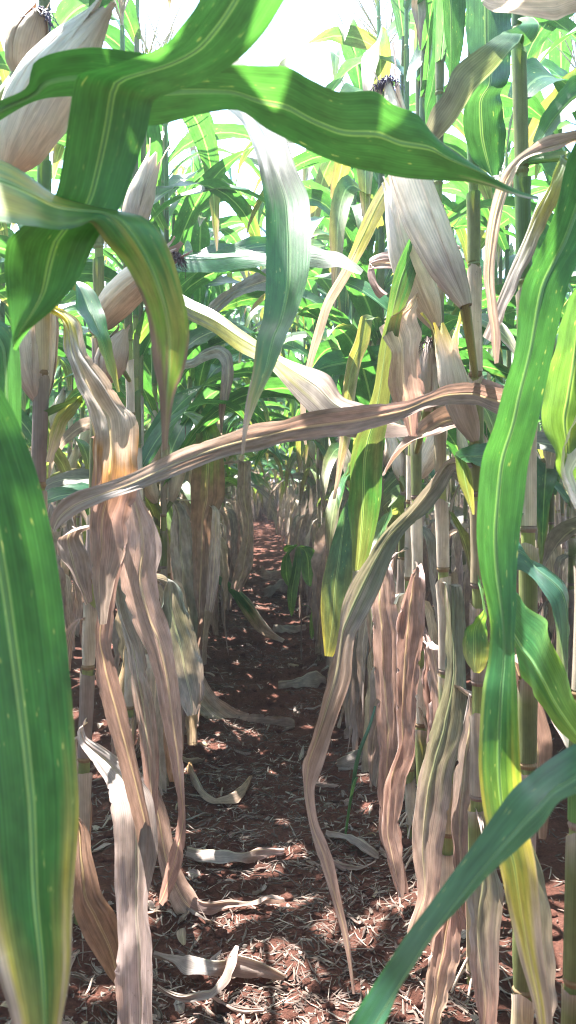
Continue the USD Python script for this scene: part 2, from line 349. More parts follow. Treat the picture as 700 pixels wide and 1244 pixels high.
# ------------------------------------------------------------------ pieces of a maize plant
def build_stalk(path, base, H, lean, seed, sheath_tones, thick=1.0, z_dry=1.25, roots=True, step=0.20):
    """stalk with its nodes, dry sheaths and brace roots. base: local xy (0,0); returns (function z -> centre, node heights)"""
    rng = np.random.default_rng(seed)
    def at(z):
        z = np.asarray(z, float)
        return np.stack([lean[0] * z + 0.012 * np.sin(z * 2.3 + seed), lean[1] * z + 0.012 * np.sin(z * 1.9 + 2 * seed), z], -1) + np.array([base[0], base[1], 0]) - np.array([0.012 * math.sin(seed), 0.012 * math.sin(2 * seed), 0])
    nodes = [0.05]
    k = 0
    while nodes[-1] < H - 0.1:
        nodes.append(nodes[-1] + step * rng.uniform(0.85, 1.15) * (0.75 if k < 2 else 1.0)); k += 1
    rad = lambda z: thick * (0.0138 - 0.0072 * np.asarray(z) / H)
    zz = np.linspace(-0.02, H, 44)
    col, dr = profile([(0, 'olive'), (0.5, 'stalk'), (0.8, 'lime'), (1, 'lime')], zz / H)
    st = put(path, 'stalk', tube(at(zz), rad(zz), 9, col, dr, seed), 'husk')
    for i, z in enumerate(nodes):
        q = np.array([z - 0.006, z - 0.0025, z, z + 0.0025, z + 0.006])
        nc = ('node' if rng.random() < 0.6 else 'brown') if z < z_dry else 'olive'
        put(st, 'node', tube(at(q), rad(q) * np.array([1.04, 1.14, 1.27, 1.16, 1.04]), 9, PAL[nc][0], PAL[nc][1], seed + i), 'husk')
        if i + 1 < len(nodes) and z < H - 0.25:
            z1 = z + (nodes[i + 1] - z) * rng.choice([rng.uniform(0.72, 0.85), rng.uniform(0.86, 0.98), rng.uniform(0.96, 0.985)])
            q = np.linspace(z + 0.005, z1, 8)
            tone = sheath_tones[rng.integers(len(sheath_tones))] if z < z_dry else ('lime' if rng.random() < 0.5 else 'olive')
            c, d = profile([(0, tone), (0.75, tone), (1, 'tan' if z < z_dry else 'lime')], np.linspace(0, 1, 8))
            c = c * rng.uniform(0.62, 1.05) * (1 - 0.35 * np.clip(noise(np.stack([q * 23, 0 * q + seed, 0 * q + i], -1), 3) - 0.45, 0, 1))[:, None]
            sh_ = tube(at(q), rad(q) * (np.linspace(1.16, 1.30, 8) + np.array([0, 0, 0, 0, 0, 0, .04, .16]) * rng.random()), 10, c, d, seed * 3 + i)
            cen = np.repeat(at(q), 10, 0)
            dv = sh_.v - cen
            sh_.v = cen + dv * (0.93 + 0.20 * noise(np.stack([sh_.uv[:, 0] * 5, sh_.uv[:, 1] * 18, sh_.uv[:, 0] * 0 + i * 3.3 + seed], -1), 9))[:, None]
            sh_.v[-10:, 2] += 0.022 * (noise(np.stack([np.arange(10) * .45, np.zeros(10) + i, np.zeros(10) + seed], -1), 4) - 0.6)
            put(path, 'sheath', sh_, 'husk')
    if roots:
        rr = []
        for j in range(9):
            a = j * 0.7 + rng.uniform(-0.2, 0.2); r = rng.uniform(0.05, 0.09)
            s = np.linspace(0, 1, 5)
            c0 = at(0.055 + 0.03 * (j % 2))
            pts = np.stack([c0[0] + np.cos(a) * (0.01 + r * s ** 1.2), c0[1] + np.sin(a) * (0.01 + r * s ** 1.2), c0[2] * (1 - s ** 1.6) - 0.015 * s], -1)
            rr.append(tube(pts, 0.0028, 5, PAL['tan'][0], 1.0, j))
        put(path, 'brace_root', join(rr), 'husk')
    return at, nodes


def grown(base, az, el0, length, width, health, seed, droop=2.2, power=1.6, twist=0.4, fold=None, n=26, nu=7, **kw):
    """margins of a leaf that grows from base towards az and bends down under its weight. fold: share of its length after which it hangs"""
    rng = np.random.default_rng(seed)
    t = np.linspace(0, 1, n)
    if fold is None:
        el = el0 - droop * t ** power
        el = np.maximum(el, -1.45)
    else:
        el = el0 + (-1.48 - el0) / (1 + np.exp(-(t - fold) * 28))
    az_t = az + 0.35 * np.sin(t * 2.2 + seed) * rng.uniform(-1, 1) * t
    d = np.stack([np.cos(el) * np.cos(az_t), np.cos(el) * np.sin(az_t), np.sin(el)], -1)
    if fold is not None:
        d = d + np.stack([0.10 * np.sin(t * 7 + seed), 0.10 * np.sin(t * 6 + 2 * seed), 0 * t], -1) * (t > fold)[:, None]
    p = base + np.concatenate([[np.zeros(3)], np.cumsum((d[:-1] + d[1:]) / 2 * length / (n - 1), axis=0)])
    side = np.stack([-np.sin(az_t), np.cos(az_t), 0 * az_t], -1)
    nr = np.cross(unit(d), side)
    tw = twist * rng.uniform(-1, 1) * t ** 1.2 + (0.5 * np.sin(t * 5 + seed) * twist)
    ac = side * np.cos(tw)[:, None] + nr * np.sin(tw)[:, None]
    w = width * np.minimum(1, 0.38 + 2.6 * t) * np.clip(1 - t ** 2.3, 0, 1) ** 0.85 + 0.0015
    return blade(p - ac * w[:, None] / 2, p + ac * w[:, None] / 2, health, seed, nu=nu, **kw)


def ear_shape(base, tip, r, health, seed, lobes=3, nz=22, na=20):
    base, tip = np.asarray(base, float), np.asarray(tip, float)
    ax = tip - base; Ln = np.linalg.norm(ax); ax = ax / Ln
    a = unit(np.cross(ax, [0.31, 0.9, 0.2])); b = np.cross(ax, a)
    t = np.linspace(0, 1, nz)
    pr = np.interp(t, [0, .06, .16, .35, .55, .75, .9, 1], [.26, .50, .80, 1.0, .97, .70, .36, .10])
    th = np.arange(na) * 2 * np.pi / na
    rng = np.random.default_rng(seed)
    ph = rng.uniform(0, 6.28)
    rr = pr[:, None] * r * (1 + 0.07 * np.cos(lobes * th[None] + ph + 1.2 * t[:, None]) + 0.028 * np.cos(11 * th[None] + 3 * ph + 2 * t[:, None]))
    bend = 0.04 * Ln * np.sin(t * 3.1)
    v = base + ax * (t * Ln)[:, None, None] + rr[..., None] * (np.cos(th)[None, :, None] * a + np.sin(th)[None, :, None] * b) + bend[:, None, None] * a
    col, dry = profile(health, t)
    th_col = 0.88 + 0.24 * noise(np.stack([np.repeat(th[None] * 1.7, nz, 0), np.repeat(t[:, None] * 2, na, 1), np.full((nz, na), seed % 50)], -1))
    uv = np.stack([np.repeat(th[None] / 6.283 * 1.6, nz, 0), np.repeat(t[:, None] * Ln, na, 1), np.full((nz, na), (seed * 0.618) % 1)], -1)
    return Shape(v.reshape(-1, 3), grid_faces(nz, na, True), (col[:, None] * th_col[..., None]).reshape(-1, 3), uv.reshape(-1, 3), np.repeat(dry, na)), ax, a, b, Ln


def silk_shape(tip, ax, length, tint, seed, n=34, r=0.0012, spread=0.38):
    rng = np.random.default_rng(seed)
    out = []
    for i in range(n):
        d = unit(ax + rng.normal(0, spread, 3))
        s = np.linspace(0, 1, 6)[:, None]
        l = length * rng.uniform(0.5, 1.0)
        p = tip + d * s * l + np.array([0, 0, -1.1 * l]) * s ** 2 + rng.normal(0, 0.0035, (6, 3)) * s
        out.append(tube(p, r * (1 - 0.6 * s[:, 0]), 3, np.asarray(tint) * rng.uniform(0.6, 1.4), 1.0, i))
    return join(out)


def build_ear(path, base, tip, r, health, seed, silk=(0.06, 0.03, 0.028), silk_len=0.05, blades=3, open_=0.16, silk_n=34, shank=None):
    sh, ax, a, b, Ln = ear_shape(base, tip, r, health, seed)
    e = put(path, 'ear', sh, 'husk')
    rng = np.random.default_rng(seed + 5)
    for k in range(blades):
        th = k * 6.283 / blades + rng.uniform(0, 1.5)
        out = np.cos(th) * a + np.sin(th) * b
        s = np.linspace(0.0, rng.uniform(0.98, 1.14), 22)
        pr = np.interp(s, [0, .06, .16, .35, .55, .75, .9, 1, 1.3], [.28, .53, .83, 1.03, 1.0, .73, .41, .20, .30])
        lift = open_ * Ln * np.clip(s - 0.70, 0, 1) ** 1.5 * rng.uniform(0.4, 1.6)
        wf = np.interp(s, [0, .1, .4, .75, .92, 1.15], [1.3, 1.25, 1.15, 1.05, .8, .05]) * rng.uniform(0.75, 1.15)
        uu = np.linspace(-1, 1, 13)
        skew = rng.normal(0, 0.35) * s
        an = th + uu[None] * wf[:, None] + skew[:, None]
        rad = (pr * r * (1.03 + 0.012 * k))[:, None] + 0.0008 + 0.0012 * np.cos(uu[None] * 21 + s[:, None] * 3) * pr[:, None] + 0.05 * r * (fbm(np.stack([an * 2.2, 0 * an + s[:, None] * 9, 0 * an + seed % 77], -1), 3, k) - 0.4)
        c = np.asarray(base) + ax * (s * Ln)[:, None, None] + rad[..., None] * (np.cos(an)[..., None] * a + np.sin(an)[..., None] * b) + (lift[:, None] * (1 + 0.25 * uu[None] ** 2))[..., None] * out + (0.04 * Ln * np.sin(np.clip(s, 0, 1) * 3.1))[:, None, None] * a
        hc, hd = profile(health, np.clip(s[:, None] + 0.10 * (noise(np.stack([an * 3, 0 * an + s[:, None] * 3, 0 * an + seed % 31], -1)) - .5), 0, 1))
        huv = np.stack([np.repeat((uu[None] * 0.9 + 3 * k), len(s), 0), np.repeat(s[:, None] * Ln, 13, 1), np.full((len(s), 13), (seed * .31) % 1)], -1)
        hb = Shape(c.reshape(-1, 3), grid_faces(len(s), 13), (hc * rng.uniform(.85, 1.08)).reshape(-1, 3), huv.reshape(-1, 3), hd.reshape(-1))
        put(e, 'husk_leaf', hb, 'husk')
    if silk is not None:
        put(e, 'silk', silk_shape(np.asarray(tip) - ax * 0.015, ax, silk_len, silk, seed, silk_n), 'silk')
    if shank is not None:
        p = np.linspace(0, 1, 6)[:, None]
        s0, b0 = np.asarray(shank, float), np.asarray(base, float) + ax * 0.01
        put(e, 'shank', tube(s0 + (b0 - s0) * p, np.linspace(0.006, 0.010, 6), 7, PAL['olive'][0], 0.5, seed), 'husk')
    return e


def build_tassel(path, top, seed):
    rng = np.random.default_rng(seed)
    parts = []
    for k in range(9):
        az = rng.uniform(0, 6.28); sp = 0.0 if k == 0 else rng.uniform(0.25, 0.7)
        s = np.linspace(0, 1, 7)[:, None]; l = rng.uniform(0.16, 0.26)
        p = top + np.array([0, 0, 0.07 * k / 9.0]) + s * l * np.array([np.cos(az) * sp, np.sin(az) * sp, 1.0]) - np.array([0, 0, 0.25 * l * sp]) * s ** 2
        parts.append(tube(p, np.linspace(0.0035, 0.0018, 7), 5, PAL['straw'][0], 1.0, k))
    put(path, 'tassel', join(parts), 'husk')


GREEN_UP = [[(0, 'lime'), (0.12, 'green'), (0.9, 'green'), (1, 'lime')], [(0, 'green'), (0.7, 'green'), (0.94, 'olive'), (1, 'tan')],
            [(0, 'deep'), (0.8, 'green'), (1, 'olive')], [(0, 'blue'), (0.85, 'green'), (1, 'olive')]]
TURNING = [[(0, 'green'), (0.45, 'lime'), (0.65, 'olive'), (0.85, 'tan'), (1, 'tan')], [(0, 'olive'), (0.4, 'green'), (0.75, 'olive'), (1, 'brown')],
           [(0, 'lime'), (0.3, 'sage'), (0.6, 'grey'), (1, 'tan')]]
DRY = [[(0, 'tan'), (0.3, 'pink'), (1, 'brown')], [(0, 'cream'), (0.4, 'tan'), (1, 'pink')], [(0, 'grey'), (0.5, 'rose'), (1, 'brown')], [(0, 'tan'), (0.5, 'straw'), (1, 'grey')], [(0, 'sage'), (0.3, 'grey'), (1, 'pink')]]


def in_view(v, margin=0):
    d = np.maximum(v[:, 1], 1e-3)
    px, py = HX + v[:, 0] / d * FPX, HY - (v[:, 2] - EYE_Z) / d * FPX
    return (v[:, 1] > 0.1) & (px > -margin) & (px < PW + margin) & (py > -margin) & (py < PH + margin)


def crown(path, at, nodes, H, seed, origin, az0, keep_out=None, nu=7, n=26, z_from=0.2, ears=1, z_green=(0.85, 1.15), long_=1.0):
    """the leaves of a plant, two ranks of them, dry and hanging below, green and arching above"""
    rng = np.random.default_rng(seed + 11)
    side = 0
    for i, z in enumerate(nodes[1:-1]):
        side += 1
        if z < z_from:
            continue
        az = az0 + (side % 2) * math.pi + rng.normal(0, 0.32)
        zb = z + 0.115
        if zb > H:
            zb = H - 0.01
        b = at(zb)
        sd = seed * 131 + i * 17
        rel = (zb - z_green[0]) / (z_green[1] - z_green[0])
        L_ = long_ * rng.uniform(0.66, 0.95) * (0.72 if zb > H - 0.35 else 1.0)
        if rel < rng.uniform(0.1, 0.8):
            lf = grown(b, az, rng.uniform(0.3, 0.9), L_ * 0.8, rng.uniform(0.035, 0.062), DRY[rng.integers(len(DRY))], sd, twist=1.2, fold=rng.uniform(0.03, 0.16), n=n + 4, nu=nu,
                       cup=0.22, ripple=0.10, crumple=0.22, nick=0.25, curl=rng.uniform(-0.2, 0.25))
        elif rel < 1.2 or rng.random() < 0.12:
            lf = grown(b, az, rng.uniform(0.8, 1.15), L_, rng.uniform(0.075, 0.11), TURNING[rng.integers(len(TURNING))], sd, droop=rng.uniform(2.3, 3.3), power=rng.uniform(.7, 1.1), twist=1.3, nick=0.25, n=n, nu=nu, ripple=0.08, crumple=0.06)
        else:
            lf = grown(b, az, rng.uniform(0.95, 1.25), L_ * 1.05, rng.uniform(0.088, 0.125), GREEN_UP[rng.integers(len(GREEN_UP))], sd, droop=rng.uniform(1.7, 3.3), power=rng.uniform(0.9, 1.7), twist=rng.uniform(0.5, 1.5), n=n, nu=nu, ripple=0.09, waves=5, nick=0.12)
        if keep_out is not None and keep_out(lf.v + origin):
            continue
        put(path, 'leaf', lf, 'leaf')
        for rep_ in range((1 if rng.random() < 0.95 else 0) + (1 if rng.random() < 0.5 else 0) if zb < z_green[0] + 0.2 else 0):
            lf = grown(b, az + math.pi * (1 - rep_ * 0.5) + rng.normal(0, 0.6), rng.uniform(0.2, 0.7), L_ * 0.85, rng.uniform(0.055, 0.095), DRY[rng.integers(len(DRY))], sd + 5 + rep_, twist=1.4, fold=rng.uniform(0.02, 0.10), n=n + 4, nu=nu,
                       cup=0.25, ripple=0.12, crumple=0.25, nick=0.25, curl=rng.uniform(-0.3, 0.3))
            if keep_out is None or not keep_out(lf.v + origin):
                put(path, 'leaf', lf, 'leaf')
    for k in range(ears):
        z = nodes[min(range(len(nodes)), key=lambda j: abs(nodes[j] - (1.02 - 0.16 * k)))]
        az = az0 + (k % 2) * math.pi + rng.normal(0, 0.4)
        d = np.array([np.cos(az) * 0.30, np.sin(az) * 0.30, rng.uniform(0.75, 1.0)])
        b = at(z) + np.array([np.cos(az), np.sin(az), 0]) * 0.035 + np.array([0, 0, 0.05])
        tip = b + unit(d) * rng.uniform(0.22, 0.28)
        if keep_out is not None and keep_out(np.array([b, tip]) + origin):
            continue
        build_ear(path, b, tip, rng.uniform(0.025, 0.031), [(0, 'tan'), (0.3, 'cream'), (0.8, 'cream'), (1, 'pink')], seed + k, silk_n=16, silk=(0.05, 0.022, 0.02), blades=3, shank=at(z))


# ------------------------------------------------------------------ ground
def ground_height(x, y):
    q = np.stack([x, y, np.zeros_like(x)], -1)
    ridge = 0.035 * np.exp(-((np.mod(x + 0.4 + 0.4, 0.8) - 0.4) / 0.13) ** 2) * np.exp(-np.abs(y) / 40)
    far = np.exp(-np.maximum(np.hypot(x, y) - 8, 0) / 6)
    return -0.012 + ridge + far * (0.040 * (fbm(q * 5.0, 3, 3) - 0.5) + 0.026 * (fbm(q * 24.0, 3, 8) - 0.5))


def sheet(xs, ys):
    X, Y = np.meshgrid(xs, ys)
    v = np.stack([X, Y, ground_height(X, Y)], -1)
    return v, grid_faces(len(ys), len(xs))


xs = np.concatenate([-np.geomspace(150, 3.2, 16), np.linspace(-3.1, -1.3, 50), np.linspace(-1.28, 1.28, 200), np.linspace(1.3, 3.1, 50), np.geomspace(3.2, 150, 16)])
ys = np.concatenate([-np.geomspace(150, 0.5, 16), np.linspace(-0.4, 1.2, 40), np.geomspace(1.22, 12.0, 330), np.geomspace(12.3, 200, 40)])
v, f = sheet(xs, ys)
soil = Shape(v.reshape(-1, 3), f, (0.15, 0.07, 0.05), (0, 0, 0), 1.0)
put('/World', 'ground', soil, 'soil')
tag('/World/ground', 'red brown clay soil between the maize rows, dotted with straw', 'soil', kind='structure')
# crumbs of soil
rng = np.random.default_rng(77)
ico = trimesh.creation.icosphere(1)
NC = 2200
cy_ = 1.25 * (7.5 / 1.25) ** rng.random(NC); cx_ = np.where(rng.random(NC) < 0.7, rng.normal(0, 0.30, NC), rng.uniform(-1.2, 1.2, NC))
cr = 0.003 + 0.013 * rng.random(NC) ** 3
V = ico.vertices[None] * np.stack([np.ones(NC), rng.uniform(.7, 1.2, NC), rng.uniform(.5, .8, NC)], -1)[:, None] * cr[:, None, None]
V = V * (0.7 + 0.6 * noise(ico.vertices[None] * 1.7 + rng.uniform(0, 900, (NC, 1, 3)), 5))[..., None]
V = V + np.stack([cx_, cy_, ground_height(cx_, cy_) + cr * 0.25], -1)[:, None]
Fc = (ico.faces[None] + (np.arange(NC) * len(ico.vertices))[:, None, None]).reshape(-1, 3)
crumbs = [Shape(V.reshape(-1, 3), Fc, (0.15, 0.07, 0.05), (0, 0, 0), 1.0)]
put('/World', 'soil_crumb', join(crumbs), 'soil')
tag('/World/soil_crumb', 'loose crumbs of red soil scattered along the path', 'soil crumbs', kind='stuff')
# straw litter
rng = np.random.default_rng(78)
TON = np.array([(0.20, 0.150, 0.120), (0.12, 0.088, 0.070), (0.095, 0.066, 0.052), (0.27, 0.215, 0.175), (0.075, 0.050, 0.040), (0.16, 0.105, 0.085)])
N_STRAW = 42000
yy = 1.2 * (9.0 / 1.2) ** rng.random(N_STRAW)
sel = rng.random(N_STRAW)
xx = np.where(sel < 0.5, rng.normal(0, 0.34, N_STRAW), rng.uniform(-1.6, 1.6, N_STRAW))
dens = fbm(np.stack([xx * 3.0, yy * 2.2, np.zeros(N_STRAW)], -1), 3, 12)
keep = dens + rng.normal(0, 0.12, N_STRAW) + np.where(yy < 2.6, 0.12, 0) - 0.10 * np.exp(-((xx - 0.02) / 0.13) ** 2) * (yy > 2.3) > 0.44
xx, yy = xx[keep], yy[keep]; n_ = len(xx)
a_ = rng.uniform(0, math.pi, n_)[:, None]; l_ = (0.008 + 0.055 * rng.random(n_) ** 2.2)[:, None]
w_ = rng.uniform(0.0006, 0.0024, n_) * np.where(rng.random(n_) < 0.07, 2.0, 1.0)
s_ = np.linspace(-0.5, 0.5, 4)[None]; bend = rng.normal(0, 0.15, n_)[:, None]
cx = xx[:, None] + l_ * (s_ * np.cos(a_) - bend * s_ ** 2 * np.sin(a_)); cy = yy[:, None] + l_ * (s_ * np.sin(a_) + bend * s_ ** 2 * np.cos(a_))
cz = ground_height(cx, cy) + 0.001 + 0.003 * rng.random(n_)[:, None] + rng.normal(0, 0.12, n_)[:, None] * s_ * l_ + np.where(rng.random(n_) < 0.3, 0.010 * rng.random(n_), 0)[:, None]
c_ = np.stack([cx, cy, cz], -1)
nn_ = np.stack([-np.sin(a_[:, 0]), np.cos(a_[:, 0]), rng.normal(0, .5, n_)], -1) * w_[:, None]
taper = np.array([0.5, 1.0, 0.9, 0.35])[None, :, None]
V = np.stack([c_ - nn_[:, None] * taper, c_ + np.array([0, 0, 1.0]) * (w_ * 0.6)[:, None, None], c_ + nn_[:, None] * taper], 2).reshape(-1, 3)
Fs = (grid_faces(4, 3)[None] + (np.arange(n_) * 12)[:, None, None]).reshape(-1, 4)
tn = TON[rng.integers(0, 6, n_)] * rng.uniform(0.6, 1.15, (n_, 1))
bits = [Shape(V, Fs, np.repeat(tn, 12, 0), (0, 0, 0), 1.0)]
put('/World', 'straw_litter', join(bits), 'straw', smooth=False)
tag('/World/straw_litter', 'pale broken straw and leaf bits strewn over the soil', 'straw', kind='stuff')

# scraps of dead leaf trodden into the soil
rng = np.random.default_rng(79)
scraps = []
SCRAP = [[(0, 'brown'), (1, 'grey')], [(0, 'grey'), (1, 'tan')], [(0, 'rose'), (1, 'brown')], [(0, 'pink'), (1, 'grey')], [(0, 'straw'), (1, 'brown')]]
for k in range(330):
    y = 1.25 * (8.0 / 1.25) ** rng.random(); x = rng.uniform(-0.75, 0.75)
    if abs(x) < 0.16 and rng.random() < 0.55:
        continue
    a = rng.uniform(0, 6.28); l = rng.uniform(0.03, 0.17) * (0.5 + 0.5 * rng.random()); w = rng.uniform(0.006, 0.024)
    q = np.linspace(-0.5, 0.5, 12); bend = rng.normal(0, 0.5)
    m_ = np.stack([x + l * (q * math.cos(a) - bend * q ** 2 * math.sin(a)), y + l * (q * math.sin(a) + bend * q ** 2 * math.cos(a))], -1)
    ww = w * np.clip(1 - np.abs(2 * q) ** 3, 0.12, 1) / 2
    sd_ = np.array([-math.sin(a), math.cos(a)])
    e = [m_ + sg * sd_ * ww[:, None] for sg in (-1, 1)]
    z_ = [ground_height(p[:, 0], p[:, 1]) + 0.003 + rng.uniform(0, 0.010) * (1 + np.sin(q * rng.uniform(3, 9) + rng.uniform(0, 6))) for p in e]
    scraps.append(blade(np.column_stack([e[0], z_[0]]), np.column_stack([e[1], z_[1]]), SCRAP[rng.integers(5)], 5000 + k, nu=5, cup=rng.uniform(-.4, .3), ripple=.12, crumple=.35, nick=.3))
put('/World', 'leaf_scraps', join(scraps), 'leaf')
tag('/World/leaf_scraps', 'small torn scraps of dead leaf trodden into the soil', 'leaf litter', kind='stuff')

# ------------------------------------------------------------------ the near plants, leaf by leaf
PLANTS = {}
PALE = ['tan', 'cream', 'straw', 'cream', 'pink', 'olive']


def hero_plant(key, x, y, H, seed, label, tones=PALE, thick=1.0, lean=(0, 0), step=0.20, name='maize_plant'):
    path = thing(name, label, 'maize plant', (x, y, 0), 'maize plants beside the camera')
    at, nodes = build_stalk(path, (0, 0), H, lean, seed, tones, thick, step=step)
    PLANTS[key] = dict(path=path, at=at, nodes=nodes, o=np.array([x, y, 0.0]), H=H, seed=seed)
    return PLANTS[key]


NSEED = [1000]


def hero(key, stations, depth, health, tilt=0.0, root=None, rib=True, label=None, wide=1.0, **kw):
    """a leaf of plant `key`: rows (x, y, x, y) of its two margins, root to tip, with depths spread evenly along it"""
    pl = PLANTS[key]
    NSEED[0] += 7
    st = np.array(stations, float)
    n = len(st)
    d = np.interp(np.linspace(0, 1, n), np.linspace(0, 1, len(depth)), depth)
    tl = np.interp(np.linspace(0, 1, n), np.linspace(0, 1, len(np.atleast_1d(tilt))), np.atleast_1d(tilt))
    L = np.stack([P(a[0], a[1], q - t_ / 2) for a, q, t_ in zip(st, d, tl)])
    R = np.stack([P(a[2], a[3], q + t_ / 2) for a, q, t_ in zip(st, d, tl)])
    if wide != 1.0:
        mm_, hh_ = (L + R) / 2, (R - L) / 2 * wide
        L, R = mm_ - hh_, mm_ + hh_
    if root is not None:
        c = pl['o'] + pl['at'](root)
        ac = unit(R[0] - L[0])
        L = np.vstack([c - ac * 0.014, L]); R = np.vstack([c + ac * 0.014, R])
    m = (L + R) / 2
    s = np.concatenate([[0], np.cumsum(np.linalg.norm(np.diff(m, axis=0), axis=1))])
    nv = int(np.clip(s[-1] / 0.007, 28, 120))
    q = np.linspace(0, s[-1], nv)
    L, R = PchipInterpolator(s, L)(q), PchipInterpolator(s, R)(q)
    b = blade(L - pl['o'], R - pl['o'], health, NSEED[0], **{**dict(nu=19, rib_r=0.0027 if rib else 0.0), **kw})
    p = put(pl['path'], 'leaf', b, 'leaf', label=label)
    if rib:
        put(p, 'midrib', midrib(b, NSEED[0]), 'rib')
    return p


def hero_ear(key, base, tip, d, r, health, seed, root=None, dt=None, **kw):
    pl = PLANTS[key]
    b, t = P(*base, d) - pl['o'], P(*tip, d if dt is None else dt) - pl['o']
    return build_ear(pl['path'], b, t, r, health, seed, shank=pl['at'](root) if root is not None else None, **kw)


hero_plant('L0', -0.43, 0.50, 2.35, 1, 'maize plant at the left edge with the broad green leaf hanging down the foreground')
hero_plant('L1', -0.42, 0.80, 2.30, 2, 'maize plant at upper left whose wide green leaf crosses the top of the path')
hero_plant('L2', -0.40, 1.06, 2.40, 3, 'maize plant at upper left with the big white husked ear')
hero_plant('L3', -0.40, 1.44, 2.30, 4, 'left maize plant with two pale husk ears and an orange glowing dead leaf', thick=1.0)
hero_plant('L4', -0.405, 1.80, 2.35, 5, 'left maize plant with long pinkish dead leaves hanging to the ground', lean=(0.012, 0))
hero_plant('L5', -0.39, 2.30, 2.25, 6, 'left maize plant with an ear ending in dark brown silk')
hero_plant('L6', -0.40, 3.35, 2.30, 7, 'left maize plant trailing a curved dead leaf onto the path')
hero_plant('L7', -0.40, 4.60, 2.30, 8, 'left maize plant with a folded green leaf lying toward the path')
hero_plant('R0', 0.44, 0.70, 2.40, 9, 'maize plant at the lower right edge with the shiny arching green leaf')
hero_plant('R1', 0.42, 0.95, 2.35, 10, 'maize plant at the right edge with the long twisted green leaf', )
hero_plant('R2', 0.402, 1.09, 2.30, 11, 'right maize plant with bare green stalk at the edge of the picture', tones=['lime', 'olive', 'tan'], thick=0.85)
hero_plant('R3', 0.40, 1.29, 2.35, 12, 'right maize plant with the folded leaf and the thin pale curling strip')
hero_plant('R4', 0.398, 1.57, 2.30, 13, 'right maize plant with the large pale hanging ear and the brown leaf across the path', thick=1.05, lean=(0.006, 0))
hero_plant('R5', 0.400, 1.80, 2.35, 14, 'right maize plant with a grey green dead leaf wrapped below its node')
hero_plant('R6', 0.400, 2.05, 2.30, 15, 'right maize plant with pink dead leaf and bleached drooping leaf top')
hero_plant('R7', 0.396, 2.22, 2.30, 16, 'slim right maize plant with orange brown leaf behind the dead crossing leaf', thick=0.85)
hero_plant('R8', 0.395, 3.45, 2.30, 17, 'right maize plant with yellowing leaf tips beside the broad leaved weed')

GR = [(0, 'green'), (0.85, 'green'), (1, 'lime')]
# big green leaf folded down, upper left
hero('R0', [(300, -150, 420, -140), (262, -60, 375, -50), (242, 0, 345, 0), (220, 30, 320, 42), (200, 55, 280, 82), (165, 70, 240, 103), (120, 82, 205, 114), (95, 90, 187, 122), (84, 140, 178, 160), (77, 190, 165, 200), (66, 240, 147, 250),
            (30, 272, 134, 268), (7, 297, 120, 288), (5, 322, 108, 315), (8, 361, 92, 345), (12, 390, 60, 380), (15, 408, 35, 402), (16, 424, 20, 426)],
     [.66, .67, .69, .71, .72, .71, .72], [(0, 'green'), (0.12, 'lime'), (0.3, 'green'), (0.8, 'green'), (1, 'green')], tilt=[.06, .06, .02, -.02, .02], root=1.75, cup=.08, ripple=.02, label='broad green leaf folded sharply down')
# blue grey leaf bending over; hanging part tinted for yellowed tissue and sun glow
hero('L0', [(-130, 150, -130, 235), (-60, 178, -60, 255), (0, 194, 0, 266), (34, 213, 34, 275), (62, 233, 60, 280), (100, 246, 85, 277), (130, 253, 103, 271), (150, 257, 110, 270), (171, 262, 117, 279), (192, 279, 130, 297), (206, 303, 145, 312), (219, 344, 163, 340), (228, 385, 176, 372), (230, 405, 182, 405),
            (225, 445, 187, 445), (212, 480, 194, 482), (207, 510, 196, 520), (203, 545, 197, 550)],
     [.66, .68, .70, .71, .72, .72], [(0, 'blue'), (0.45, 'green'), (0.52, 'lime'), (0.57, 'yellow'), (0.62, 'lime'), (0.74, 'green'), (0.82, 'olive'), (0.90, 'lime'), (0.97, 'brown'), (1, 'brown')], tilt=[-.07, -.07, -.04, .01, .0, .0], root=1.20, cup=.06, ripple=.02, label='blue green leaf with a hanging tip, yellowed and tinted with sun glow')
# wide leaf across the top
hero('L1', [(-80, 175, -80, 202), (0, 122, 0, 146), (34, 104, 48, 121), (40, 78, 70, 118), (70, 63, 97, 118), (115, 57, 130, 125), (165, 63, 178, 152), (240, 72, 240, 139), (275, 78, 285, 134), (315, 80, 325, 157), (343, 80, 352, 170), (381, 98, 395, 192), (412, 111, 425, 203), (453, 110, 460, 210), (480, 128, 500, 217),
            (505, 137, 532, 219), (529, 165, 566, 221), (565, 192, 598, 228), (610, 222, 628, 238), (652, 240, 655, 243)],
     [.78, .77, .78, .80, .82, .84], [(0, 'lime'), (0.08, 'blue'), (0.25, 'green'), (1.0, 'green'), (1.14, 'ash'), (1.3, 'ash')], tilt=[0, .04, .05, .05, .03, -.02], root=1.33, cup=.10, ripple=.03, label='wide green leaf reaching across the path')
# bleached leaf hanging in the middle, white drawn longer to paint sunlight on it
hero('L2', [(95, 105, 90, 90), (165, 108, 155, 76), (225, 95, 240, 62), (258, 95, 292, 72), (268, 123, 312, 96), (295, 151, 326, 132), (309, 182, 345, 162), (316, 210, 360, 205), (322, 250, 376, 245), (323, 290, 378, 282), (323, 337, 376, 327), (320, 385, 361, 380), (312, 410, 349, 405), (307, 451, 334, 446), (299, 489, 316, 482), (295, 520, 302, 517), (293, 552, 295, 552)],
     [1.20, 1.20, 1.15, 1.06, .98, .92], [(0, 'white'), (0.44, 'white'), (0.54, 'white'), (0.60, 'sage'), (0.66, 'green'), (0.88, 'green'), (0.93, 'olive'), (0.97, 'pink'), (1, 'pink')], tilt=[.03, .02, -.02, -.02], root=1.44, cup=.12, ripple=.02, edge=.03, spread=.04, label='hanging leaf bleached and painted sunlit white above, green below')
